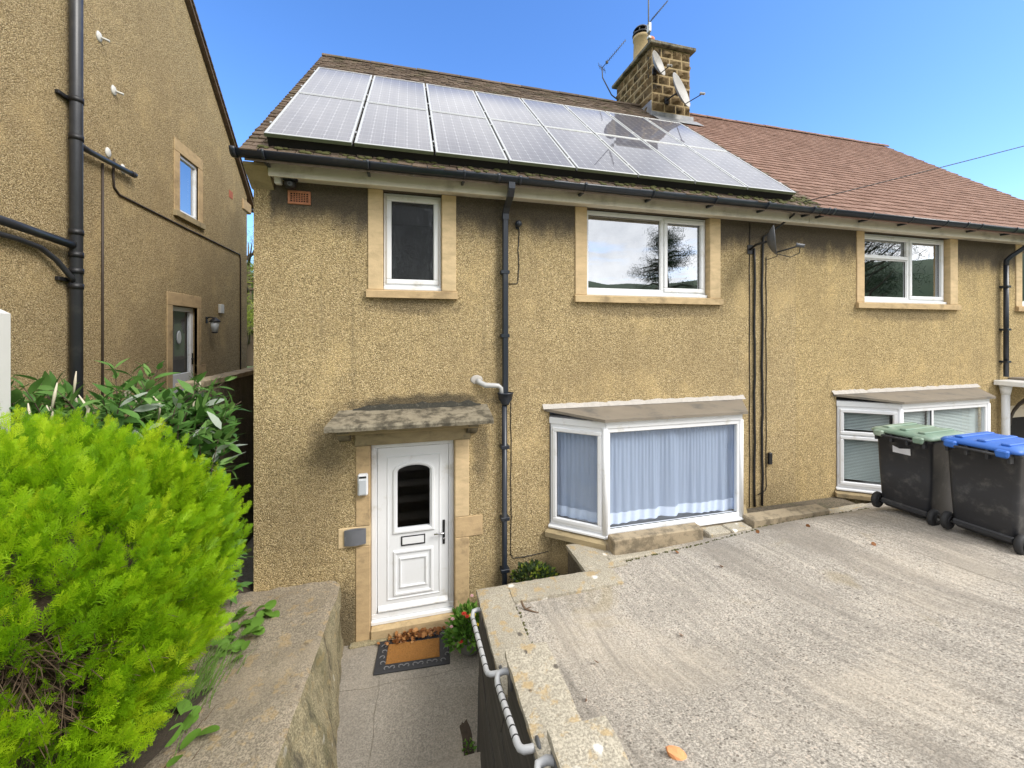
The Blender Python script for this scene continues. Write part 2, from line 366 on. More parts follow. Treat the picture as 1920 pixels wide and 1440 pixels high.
def curtain_mat():
    m, nt, b = newmat('net'); nt.nodes.remove(b)
    out = [n for n in nt.nodes if n.type == 'OUTPUT_MATERIAL'][0]; p = pos(nt)
    df = nd(nt, 'ShaderNodeBsdfDiffuse', {'Color': (.58, .68, .86, 1)}); tl = nd(nt, 'ShaderNodeBsdfTranslucent', {'Color': (.58, .68, .86, 1)})
    tr = nd(nt, 'ShaderNodeBsdfTransparent', {'Color': (.9, .93, 1, 1)})
    a = nd(nt, 'ShaderNodeMixShader', {0: .3, 1: df.outputs[0], 2: tl.outputs[0]})
    ms = nd(nt, 'ShaderNodeMixShader', {0: .2, 1: a.outputs[0], 2: tr.outputs[0]})
    nt.links.new(ms.outputs[0], out.inputs['Surface']); M['net'] = m
curtain_mat()

# ------------------------------------------------------------------ mesh helpers
class MB:
    def __init__(s): s.v = []; s.f = []; s.sm = []
    def add(s, vs, fs, smooth=False):
        n = len(s.v); s.v += [tuple(x) for x in vs]; s.f += [tuple(i+n for i in f) for f in fs]; s.sm += [smooth]*len(fs); return s
    def box(s, x0, x1, y0, y1, z0, z1, c=.004, mtx=None):
        """box with chamfered edges"""
        if x0 > x1: x0, x1 = x1, x0
        if y0 > y1: y0, y1 = y1, y0
        if z0 > z1: z0, z1 = z1, z0
        c = min(c, (x1-x0)*.3, (y1-y0)*.3, (z1-z0)*.3)
        lo, hi = (x0, y0, z0), (x1, y1, z1)
        V, idx = [], {}
        for sx in (0, 1):
            for sy in (0, 1):
                for sz in (0, 1):
                    cr = [(lo, hi)[q][i] for i, q in enumerate((sx, sy, sz))]
                    sg = [1 if q == 0 else -1 for q in (sx, sy, sz)]
                    for a in range(3):
                        p = [cr[i] + (0 if i == a else sg[i]*c) for i in range(3)]
                        idx[(sx, sy, sz, a)] = len(V); V.append(Vector(p))
        F = []
        def face(keys):
            ids = [idx[k] for k in keys]; cen = sum((V[i] for i in ids), Vector())/len(ids)
            nrm = (V[ids[1]]-V[ids[0]]).cross(V[ids[2]]-V[ids[0]])
            mid = Vector([(lo[i]+hi[i])/2 for i in range(3)])
            if nrm.dot(cen-mid) < 0: ids.reverse()
            F.append(ids)
        for a in range(3):
            o = [i for i in range(3) if i != a]
            for q in (0, 1):
                ks = []
                for (u, w) in ((0, 0), (1, 0), (1, 1), (0, 1)):
                    k = [0, 0, 0]; k[a] = q; k[o[0]] = u; k[o[1]] = w; ks.append((*k, a))
                face(ks)
            for u in (0, 1):
                for w in (0, 1):
                    k0 = [0, 0, 0]; k0[o[0]] = u; k0[o[1]] = w; k1 = list(k0); k1[a] = 1
                    face([(*k0, o[0]), (*k1, o[0]), (*k1, o[1]), (*k0, o[1])])
        for sx in (0, 1):
            for sy in (0, 1):
                for sz in (0, 1): face([(sx, sy, sz, 0), (sx, sy, sz, 1), (sx, sy, sz, 2)])
        if mtx: V = [mtx @ p for p in V]
        return s.add(V, F)
    def tube(s, pts, r, n=10, cap=True, smooth=True):
        pts = [Vector(p) for p in pts]; rs = r if isinstance(r, (list, tuple)) else [r]*len(pts)
        rings = []; up = None
        for i, p in enumerate(pts):
            d = (pts[min(i+1, len(pts)-1)]-pts[max(i-1, 0)]).normalized()
            if up is None: up = d.orthogonal().normalized()
            up = (up-d*up.dot(d)).normalized(); sd_ = d.cross(up)
            rings.append([p+(up*math.cos(2*math.pi*j/n)+sd_*math.sin(2*math.pi*j/n))*rs[i] for j in range(n)])
        return s.loft(rings, cap, smooth)
    def loft(s, rings, cap=True, smooth=True, closed=True):
        n = len(rings[0]); V = [v for r_ in rings for v in r_]; F = []
        for i in range(len(rings)-1):
            for j in range(n if closed else n-1):
                k = (j+1) % n; F.append((i*n+j, i*n+k, (i+1)*n+k, (i+1)*n+j))
        s.add(V, F, smooth)
        if cap:
            b = len(s.v)-len(V); s.f += [tuple(b+j for j in reversed(range(n))), tuple(b+(len(rings)-1)*n+j for j in range(n))]; s.sm += [False, False]
        return s
    def lathe(s, prof, n=20, loc=(0, 0, 0), mtx=None):
        mt = mtx or Matrix.Translation(loc)
        return s.loft([[mt @ Vector((r*math.cos(2*math.pi*j/n), r*math.sin(2*math.pi*j/n), z)) for j in range(n)] for r, z in prof], True, True)
    def prism(s, poly, d0, d1, axis='y'):
        """extrude an (a, b) outline between d0 and d1 along an axis"""
        def mk(a, b, d): return {'y': (a, d, b), 'x': (d, a, b), 'z': (a, b, d)}[axis]
        n = len(poly); V = [mk(a, b, d0) for a, b in poly]+[mk(a, b, d1) for a, b in poly]
        F = [tuple(range(n)), tuple(range(2*n-1, n-1, -1))]+[(i, i+n, (i+1) % n+n, (i+1) % n) for i in range(n)]
        return s.add(V, F)
def flipfix(me):
    bm = bmesh.new(); bm.from_mesh(me); bmesh.ops.recalc_face_normals(bm, faces=bm.faces); bm.to_mesh(me); bm.free()
def root_of(o):
    while o.parent: o = o.parent
    return o
def build(name, mb, mat, parent=None, recalc=True):
    me = bpy.data.meshes.new(name)
    off = Vector(root_of(parent).location) if parent else Vector()
    me.from_pydata([tuple(Vector(v)-off) for v in mb.v], [], mb.f)
    me.polygons.foreach_set('use_smooth', mb.sm); 
    if recalc: flipfix(me)
    me.materials.append(M[mat]); o = bpy.data.objects.new(name, me); COL.objects.link(o); o.parent = parent
    return o
def thing(name, label, cat, loc=(0, 0, 0), rz=0, group=None):
    o = bpy.data.objects.new(name, None); COL.objects.link(o); o.location = loc; o.rotation_euler = (0, 0, rz); o.empty_display_size = .1
    return tag(o, label, cat, group)
def tag(o, label, cat, group=None):
    o['label'] = label; o['category'] = cat
    if group: o['group'] = group
    return o
def struct(o, label=None):
    o['kind'] = 'structure'
    if label: o['label'] = label
    return o
def share(name, me, parent, loc, rot=(0, 0, 0), scale=(1, 1, 1), mat=None):
    o = bpy.data.objects.new(name, me); COL.objects.link(o); o.parent = parent
    o.location = Vector(loc)-(Vector(root_of(parent).location) if parent else Vector()); o.rotation_euler = rot; o.scale = scale
    return o
def npmesh(name, V, T, mat, col=None, parent=None, uvs=None, smooth=False):
    V = np.asarray(V, np.float32).reshape(-1, 3); T = np.asarray(T, np.int32).reshape(-1, 3)
    if parent: V = V-np.array(root_of(parent).location, np.float32)
    me = bpy.data.meshes.new(name); me.vertices.add(len(V)); me.vertices.foreach_set('co', V.ravel())
    me.loops.add(T.size); me.loops.foreach_set('vertex_index', T.ravel())
    me.polygons.add(len(T)); me.polygons.foreach_set('loop_start', np.arange(0, T.size, 3, dtype=np.int32))
    if smooth: me.polygons.foreach_set('use_smooth', np.ones(len(T), bool))
    if col is not None:
        a = me.attributes.new('Col', 'FLOAT_COLOR', 'POINT')
        c = np.ones((len(V), 4), np.float32); c[:, :3] = np.asarray(col, np.float32).reshape(-1, 1); a.data.foreach_set('color', c.ravel())
    me.update(); me.validate(); me.materials.append(M[mat])
    o = bpy.data.objects.new(name, me); COL.objects.link(o); o.parent = parent
    return o
def scatter(tv, tt, mats, locs, cols):
    """copies of a template (tv verts, tt triangles) by 3x3 matrices and places"""
    tv = np.asarray(tv); tt = np.asarray(tt); n = len(locs)
    V = np.einsum('nij,vj->nvi', mats, tv)+locs[:, None, :]
    T = tt[None]+(np.arange(n)*len(tv))[:, None, None]
    return V.reshape(-1, 3), T.reshape(-1, 3), np.repeat(cols, len(tv))
def frames(dirs, roll, scale):
    """matrices whose Z column is dirs, turned by roll, scaled"""
    d = dirs/np.linalg.norm(dirs, axis=1, keepdims=True)
    a = np.where(np.abs(d[:, 2:3]) < .95, np.array([[0, 0, 1.]]), np.array([[1., 0, 0]]))
    x = np.cross(a, d); x /= np.linalg.norm(x, axis=1, keepdims=True); y = np.cross(d, x)
    c, s = np.cos(roll)[:, None], np.sin(roll)[:, None]
    return np.stack([x*c+y*s, y*c-x*s, d], 2)*np.asarray(scale).reshape(-1, 1, 1)
def fill_wall(name, outer, holes, plane, depth, mat, parent, axis='y', sign=1):
    """flat wall with real openings; reveals go back by depth"""
    bm = bmesh.new()
    def pt(a, b, d): return (a, plane+d, b) if axis == 'y' else (plane+d, a, b)
    es = []
    for loop in [outer]+holes:
        vs = [bm.verts.new(pt(a, b, 0)) for a, b in loop]
        es += [bm.edges.new((vs[i], vs[(i+1) % len(vs)])) for i in range(len(vs))]
    bmesh.ops.triangle_fill(bm, use_beauty=True, use_dissolve=False, edges=es)
    fr = list(bm.faces)
    for f in fr:
        f.normal_update(); nn = f.normal.y if axis == 'y' else f.normal.x
        if nn*sign > 0: f.normal_flip()
    for loop in holes:
        n = len(loop)
        A = [bm.verts.new(pt(a, b, 0)) for a, b in loop]; B = [bm.verts.new(pt(a, b, depth*sign)) for a, b in loop]
        for i in range(n): bm.faces.new((A[i], A[(i+1) % n], B[(i+1) % n], B[i]))
    bmesh.ops.remove_doubles(bm, verts=bm.verts, dist=1e-5)
    off = Vector(root_of(parent).location); bmesh.ops.translate(bm, verts=bm.verts, vec=-off)
    me = bpy.data.meshes.new(name); bm.to_mesh(me); bm.free(); me.materials.append(M[mat])
    o = bpy.data.objects.new(name, me); COL.objects.link(o); o.parent = parent; return o
def rect(a0, a1, b0, b1): return [(a0, b0), (a1, b0), (a1, b1), (a0, b1)]
def smooth(a, b, x):
    t = min(1, max(0, (x-a)/(b-a))); return t*t*(3-2*t)
def interp(pts, x):
    if x <= pts[0][0]: return pts[0][1]
    for (a, p), (b, q) in zip(pts, pts[1:]):
        if x <= b: return p+(q-p)*(x-a)/(b-a)
    return pts[-1][1]
from mathutils import noise as mn
def fbm(x, y, z=0., o=4): return mn.fractal(Vector((x, y, z)), .8, 2., o)
def grid(name, x0, x1, nx, y0, y1, ny, zf, mat, parent=None):
    mb = MB(); xs = np.linspace(x0, x1, nx); ys = np.linspace(y0, y1, ny)
    V = [(x, y, zf(x, y)) for y in ys for x in xs]
    F = [(j*nx+i, j*nx+i+1, (j+1)*nx+i+1, (j+1)*nx+i) for j in range(ny-1) for i in range(nx-1)]
    mb.add(V, F, True); return build(name, mb, mat, parent, False)

# ------------------------------------------------------------------ setting
def gz(x, y):
    a = -.45+2.25*smooth(-5.4, -7.2, y)
    a += 2.3*smooth(-3., -3.6, x)*smooth(-7.2, -5.4, y)
    d = math.hypot(x, y+5)
    a += 14*smooth(60, 250, d)*(1 if y < 0 else .6)
    return a
g = MB(); xs = sorted(set([-400, -250, -160, -100, -70, -50, -30, -20, -12, -8, -5, -4, -3.6, -3.4, -3.2, -3., -2, 0, 2, 4, 8, 12, 16, 24, 40, 60, 90, 140, 220, 400]))
ys = sorted(set([-420, -260, -170, -110, -70, -45, -30, -20, -14, -10, -8, -7.2, -6.8, -6.4, -6, -5.7, -5.4, -4, -2, 0, 3, 6, 10, 16, 26, 40, 70, 120, 200, 400]))
g.add([(x, y, gz(x, y)) for y in ys for x in xs], [(j*len(xs)+i, j*len(xs)+i+1, (j+1)*len(xs)+i+1, (j+1)*len(xs)+i) for j in range(len(ys)-1) for i in range(len(xs)-1)], True)
struct(build('ground', g, 'ground_grass', None, False), 'grassy ground around the houses')
# wooded hills all round, far off
h = MB(); n = 140; prof = [(330, 4, .0), (380, 36, .5), (440, 58, 1.), (520, 66, 1.2)]
h.loft([[(r*math.cos(2*math.pi*j/n), r*math.sin(2*math.pi*j/n), z+a*(10*fbm(4*math.cos(2*math.pi*j/n), 4*math.sin(2*math.pi*j/n), 3)+3.5*mn.noise(Vector((40*math.cos(2*math.pi*j/n), 40*math.sin(2*math.pi*j/n), r)))) ) for j in range(n)] for r, z, a in prof], False)
struct(build('hills', h, 'hill', None, False), 'wooded hills on the skyline')

GL = [(-6.5, 2.05), (-4, 1.42), (-3.05, 1.10), (-2.1, .80), (-1.2, .765), (-.45, .765), (0, .75)]
GR = [(-6.5, 2.05), (-4, 1.52), (-2.6, 1.20), (-1.5, 1.14), (-1.0, 1.08), (-.62, .86), (-.42, .79), (0, .77)]
def dz(x, y):
    t = smooth(1.8, 5.6, x)
    y2 = [y-.12, y, y+.12]
    return sum(interp(GL, q)*(1-t)+interp(GR, q)*t for q in y2)/3+.006*fbm(x*1.3, y*1.3)
dr = MB(); nx, ny = 110, 84
X = np.linspace(.97, 15., nx); Y = np.linspace(-.36, -6.5, ny)
def inside(x, y): return not (x < 2.08 and y > -1.12)
V = [(x, y, dz(x, y)) for y in Y for x in X]; F = []
for j in range(ny-1):
    for i in range(nx-1):
        if inside((X[i]+X[i+1])/2, (Y[j]+Y[j+1])/2): F.append((j*nx+i, (j+1)*nx+i, (j+1)*nx+i+1, j*nx+i+1))
dr.add(V, F, True)
drive = struct(build('driveway', dr, 'drive', None, False), 'sloping brushed concrete driveway')
# expansion joint, a shallow dark groove strip lying in the slab
jt = MB(); pts = []
for q in np.linspace(0, 1, 40): pts.append((5.02+.30*q+.012*math.sin(q*21), -.55-4.6*q))
V = []
for x, y in pts: w = .0015+.0025*abs(mn.noise(Vector((y*5, 0, 0)))); V += [(x-w, y, dz(x, y)+.004), (x+w, y, dz(x, y)+.004)]
jt.add(V, [(2*i, 2*i+2, 2*i+3, 2*i+1) for i in range(len(pts)-1)])
build('expansion_joint', jt, 'wall_dark', drive, False)

# path and light well in front of the door
PZ = -.18
def pathz(x, y): return PZ+.012*fbm(x*1.7, y*1.7, 5)-.015*smooth(.5, .8, x)
pt_ = MB(); xs = np.linspace(-.95, 2.45, 60); ys = np.linspace(.06, -1.78, 40); F = []
for j in range(39):
    for i in range(59):
        mx_, my_ = (xs[i]+xs[i+1])/2, (ys[j]+ys[j+1])/2
        F.append((j*60+i, (j+1)*60+i, (j+1)*60+i+1, j*60+i+1))
pt_.add([(x+.01*mn.noise(Vector((x*9, y*9, 0))), y+.01*mn.noise(Vector((x*9, y*9, 7))), pathz(x, y)) for y in ys for x in xs], F, True)
path = struct(build('path', pt_, 'path', None, False), 'worn concrete path leading to the front door')
sl_ = MB(); V = []
for k in range(30):
    a = k*2*math.pi/30; rr = 1+.35*mn.noise(Vector((math.cos(a)*2.2, math.sin(a)*2.2, 3))); x = .505+.045*max(-1, min(1, 1.5*math.cos(a)))*rr; y = -1.45+.19*max(-1, min(1, 1.25*math.sin(a)))*rr; V.append((x, y, pathz(x, y)+.004))
sl_.add(V, [tuple(range(30))]); build('soil_gap', sl_, 'soil', path, False)
for q, pts in enumerate((((-.30, -.48), (-.285, -.7), (-.31, -.95), (-.30, -1.2), (-.33, -1.5), (-.32, -1.76)), ((-.72, -.62), (-.4, -.655), (-.1, -.64), (.25, -.665), (.68, -.65)))):
    V = []
    for i in range(40):
        t = i/39*(len(pts)-1); k = min(int(t), len(pts)-2); f = t-k; x = pts[k][0]*(1-f)+pts[k+1][0]*f+.006*mn.noise(Vector((t*9, q, 0))); y = pts[k][1]*(1-f)+pts[k+1][1]*f+.006*mn.noise(Vector((t*9, q, 5)))
        w = .0012+.0016*abs(mn.noise(Vector((t*7, q, 8)))); e = (w, 0) if q == 0 else (0, w); V += [(x-e[0], y-e[1], pathz(x, y)+.0035), (x+e[0], y+e[1], pathz(x, y)+.0035)]
    cb_ = MB(); cb_.add(V, [(2*i, 2*i+1, 2*i+3, 2*i+2) for i in range(39)]); build('crack', cb_, 'wall_dark', path, False)
for i in range(11):
    st = MB().box(-.95+.0*i, .72, -1.70-.33*i-.40, -1.70-.33*i, -.40, PZ+.175*(i+1), .015)
    build('step', st, 'path', path)

# ------------------------------------------------------------------ windows, doors and other house pieces
def frame_rect(mb, x0, x1, z0, z1, w, y0, y1, c=.006):
    mb.box(x0, x1, y0, y1, z1-w, z1, c); mb.box(x0, x1, y0, y1, z0, z0+w, c)
    mb.box(x0, x0+w, y0+.001, y1-.001, z0+w-.001, z1-w+.001, c); mb.box(x1-w, x1, y0+.001, y1-.001, z0+w-.001, z1-w+.001, c)
def pane(mb, x0, x1, z0, z1, y):
    mb.add([(x0, y, z0), (x1, y, z0), (x1, y, z1), (x0, y, z1)], [(0, 1, 2, 3)])
SOFF = 5.13
def upper_window(house, xo0, xi0, xi1, xo1, lights, glass='glass', label=None):
    """stone jambs and sill, white frame; lights: (x0, x1, z0, z1, opening)"""
    yf = .075; z0, z1 = 3.995, SOFF
    fr = MB(); frame_rect(fr, xi0+.004, xi1-.004, z0, z1-.012, .048, yf, yf+.07)
    w = build('window', fr, 'upvc', house)
    if label: w['label'] = label
    xs = sorted({l[0] for l in lights}|{l[1] for l in lights})
    for x in xs[1:-1]:
        build('mullion', MB().box(x-.03, x+.03, yf+.002, yf+.068, z0+.047, z1-.059, .005), 'upvc', w)
    for i, (a, b, c, d, op) in enumerate(lights):
        a2 = xi0+.05 if i == 0 or a == xs[0] else a+.029; b2 = xi1-.05 if b == xs[-1] else b-.029
        c2 = z0+.046 if c is None else c; d2 = z1-.058 if d is None else d
        if op:
            s = MB(); frame_rect(s, a2-.018, b2+.018, c2-.018 if c is None else c2+.004, d2+.018 if d is None else d2-.004, .062, yf-.018, yf+.045, .01)
            build('casement', s, 'upvc', w); a2 += .04; b2 -= .04; c2 += .04; d2 -= .04
        else:
            s = MB(); frame_rect(s, a2-.002, b2+.002, c2-.002, d2+.002, .018, yf+.01, yf+.05, .004); build('bead', s, 'upvc', w); a2 += .014; b2 -= .014; c2 += .014; d2 -= .014
        g = MB(); pane(g, a2, b2, c2, d2, yf+.03); build('pane', g, glass, w)
        gk = MB(); frame_rect(gk, a2-.004, b2+.004, c2-.004, d2+.004, .009, yf+.022, yf+.034, .001); build('gasket', gk, 'rubber', w)
    build('white_cill', MB().box(xi0+.003, xi1-.003, yf-.045, yf+.07, z0-.045, z0-.002, .006), 'upvc', w)
    build('jamb', MB().box(xo0, xi0, -.016, .15, 3.945, SOFF-.004, .006), 'stone_clean', w)
    build('jamb', MB().box(xi1, xo1, -.016, .15, 3.945, SOFF-.004, .006), 'stone_clean', w)
    sl = MB(); sl.prism([(-.055, 3.85), (.15, 3.85), (.15, 3.95), (-.02, 3.944), (-.055, 3.93)], xo0-.015, xo1+.015, 'x'); build('sill', sl, 'stone', w)
    rm = MB(); rm.add([(xi0-.25, .16, 3.2), (xi1+.25, .16, 3.2), (xi1+.25, .16, 5.4), (xi0-.25, .16, 5.4), (xi0-.4, 2.6, 3.2), (xi1+.4, 2.6, 3.2), (xi1+.4, 2.6, 5.4), (xi0-.4, 2.6, 5.4)], [(4, 5, 6, 7), (0, 1, 5, 4), (2, 3, 7, 6), (1, 2, 6, 5), (3, 0, 4, 7)])
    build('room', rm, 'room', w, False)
    return w
def seg_frame(p, q, z0, z1, w, d0, d1, mb):
    """frame standing on the plan line p-q; d0..d1 measured outwards (to the left of p->q is inside)"""
    p, q = Vector((*p, 0)), Vector((*q, 0)); L = (q-p).length; u = (q-p)/L; n = Vector((u.y, -u.x, 0))
    mt = Matrix(((u.x, n.x, 0, p.x), (u.y, n.y, 0, p.y), (0, 0, 1, 0), (0, 0, 0, 1)))
    return L, mt
def local(mb, mt):
    r = MB(); r.v = [tuple(mt @ Vector(v)) for v in mb.v]; r.f = mb.f; r.sm = mb.sm; return r
def curtain(parent, p, q, z0, z1, seed, inset):
    p, q = Vector((*p, 0)), Vector((*q, 0)); L = (q-p).length; u = (q-p)/L; n = Vector((-u.y, u.x, 0))
    rnd = random.Random(seed); ph = [rnd.uniform(0, 6.28) for _ in range(8)]; NX, NZ = int(L*110), 26
    V = []
    for j in range(NZ):
        t = j/(NZ-1); z = z1+(z0-z1)*t
        for i in range(NX):
            s = i/(NX-1)*L; amp = (.016+.020*t)*(.7+.5*math.sin(s*1.9+ph[7]))
            s2 = s+.02*t*math.sin(s*3+ph[5])
            d = amp*math.sin(s2*21+ph[0]+3.2*math.sin(s*2.3+ph[1])+1.2*math.sin(s*6.1+ph[3]))*(.6+.4*math.sin(s*5.3+ph[2]))+.010*t*math.sin(s2*47+ph[3]+2*math.sin(s*4+ph[6]))+.006*(1-t)*math.sin(s*120+ph[4]+2*math.sin(s*9))
            V.append(p+u*s+n*(inset+d)+Vector((0, 0, z+(.018*math.sin(s*2.3+ph[6]) if j == NZ-1 else 0))))
    mb = MB(); mb.add(V, [(j*NX+i, j*NX+i+1, (j+1)*NX+i+1, (j+1)*NX+i) for j in range(NZ-1) for i in range(NX-1)], True)
    o = build('net_curtain', mb, 'net', parent, False)
    hem = MB(); hem.add([v+n*-.003 for k, v in enumerate(V) if k >= (NZ-4)*NX], [(j*NX+i, j*NX+i+1, (j+1)*NX+i+1, (j+1)*NX+i) for j in range(3) for i in range(NX-1)], True)
    return o, hem
def bay(house, a, b, c, d, sections, blinds, label):
    """bay window on the plan a (wall) b c (front) d (wall)"""
    z0, z1 = .94, 2.25
    P = [(a, .0), (b, -.47), (c, -.47), (d, .0)]
    fas = MB()
    bay_ = None
    for k in range(3):
        p, q = P[k], P[k+1]; L, mt = seg_frame(p, q, 0, 0, 0, 0, 0, None)
        fr = MB(); frame_rect(fr, .012, L-.012, z0, z1, .055, -.06, .0)
        if bay_ is None: bay_ = build('bay_window', local(fr, mt), 'upvc', house); bay_['label'] = label
        else: build('frame', local(fr, mt), 'upvc', bay_)
        cells = sections[k]
        for (s0, s1, t0, t1, op) in cells:
            x0, x1 = .055+(L-.11)*s0, .055+(L-.11)*s1; y0, y1 = z0+.055+(z1-z0-.11)*t0, z0+.055+(z1-z0-.11)*t1
            if s0 > 0: x0 += .02
            if s1 < 1: x1 -= .02; build('mullion', local(MB().box(x1, x1+.04, -.058, -.002, z0+.05, z1-.05), mt), 'upvc', bay_)
            if t1 < 1: y1 -= .022; build('transom', local(MB().box(.05, L-.05, -.057, -.003, y1, y1+.044), mt), 'upvc', bay_)
            if t0 > 0: y0 += .022
            if op:
                s = MB(); frame_rect(s, x0-.012, x1+.012, y0-.012, y1+.012, .055, -.045, .022, .01); build('casement', local(s, mt), 'upvc', bay_)
                x0 += .043; x1 -= .043; y0 += .043; y1 -= .043
            g = MB(); pane(g, x0-.004, x1+.004, y0-.004, y1+.004, -.022); build('pane', local(g, mt), 'glass_soft', bay_)
            gk = MB(); frame_rect(gk, x0-.005, x1+.005, y0-.005, y1+.005, .009, -.026, -.012, .001); build('gasket', local(gk, mt), 'rubber', bay_)
            if blinds:
                zz = y1-.01; bl = MB()
                while zz > y0+.02:
                    bl.add([(x0+.005, -.085, zz-.008), (x1-.005, -.085, zz-.008), (x1-.005, -.105, zz+.006), (x0+.005, -.105, zz+.006)], [(0, 1, 2, 3)]); zz -= .024
                build('blind', local(bl, mt), 'blind', bay_, False)
        if not blinds:
            o, hem = curtain(bay_, Vector(p)+Vector((.02, .0)), q, z0+.065, z1-.06, k+3, .10)
            build('hem', hem, 'net_hem', bay_, False)
        build('head_board', local(MB().box(.0, L, -.05, .014, z1+.001, 2.335, .004), mt), 'upvc', bay_)
        cm = MB(); cm.prism([(-.06, z0-.04), (.035, z0-.04), (.035, z0-.02), (-.01, z0-.003), (-.06, z0-.003)], -.006, L+.006, 'x'); build('cill', local(cm, mt), 'upvc', bay_)
    for k in (1, 2):
        build('corner_post', MB().tube([(P[k][0], P[k][1]+.012, z0-.004), (P[k][0], P[k][1]+.012, z1+.004)], .036, 8), 'upvc', bay_)
    # roof slab, flashing, stone sill, apron wall
    o = .07
    rf = MB(); top = [(a-o, .0, 2.445), (b-o*.6, -.47-o, 2.375), (c+o*.6, -.47-o, 2.375), (d+o, .0, 2.445)]
    rf.add(top+[(x, y, z-.034) for x, y, z in top], [(0, 1, 2, 3), (7, 6, 5, 4), (0, 4, 5, 1), (1, 5, 6, 2), (2, 6, 7, 3), (3, 7, 4, 0)])
    rr = build('bay_roof', rf, 'bay_roof', bay_)
    fl = MB(); n = 70
    pts = [(a-o-.03+(d-a+2*o+.06)*i/n, i) for i in range(n+1)]
    V = []
    for x, i in pts:
        j = .02*mn.noise(Vector((x*6, 1, 0)))+.012*mn.noise(Vector((x*17, 1, 0))); V += [(x, -.045-.9*j, 2.445), (x, -.02+.2*j, 2.475+.4*j), (x, .004, 2.505+1.3*j)]
    fl.add(V, [(3*i+k, 3*i+3+k, 3*i+4+k, 3*i+1+k) for i in range(n) for k in (0, 1)])
    build('flashing', fl, 'mortar', bay_, False)
    for k in range(3):
        p, q = P[k], P[k+1]; L, mt = seg_frame(p, q, 0, 0, 0, 0, 0, None)
        s = MB(); s.prism([(-.10, .80), (.10, .80), (.10, .86), (-.06, .895), (-.10, .895)], -.03, L+.03, 'x'); build('stone_sill', local(s, mt), 'kerb_stone' if k == 1 else 'stone_dark', bay_)
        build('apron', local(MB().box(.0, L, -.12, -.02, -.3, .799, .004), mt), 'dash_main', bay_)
    rm = MB(); rm.add([(a-.3, .19, .7), (d+.3, .19, .7), (d+.3, .19, 2.5), (a-.3, .19, 2.5), (a-.3, 2.4, .7), (d+.3, 2.4, .7), (d+.3, 2.4, 2.5), (a-.3, 2.4, 2.5)], [(4, 5, 6, 7), (0, 1, 5, 4), (2, 3, 7, 6), (1, 2, 6, 5), (3, 0, 4, 7)])
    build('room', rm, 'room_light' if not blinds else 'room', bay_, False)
    ce = MB().prism([(a+.02, .16), (b+.02, -.43), (c-.02, -.43), (d-.02, .16)], 2.29, 2.335, 'z'); build('ceiling', ce, 'room_light', bay_)
    fo = MB().prism([(a+.02, .16), (b+.02, -.43), (c-.02, -.43), (d-.02, .16)], .84, .885, 'z'); build('inner_cill', fo, 'upvc', bay_)
    return bay_

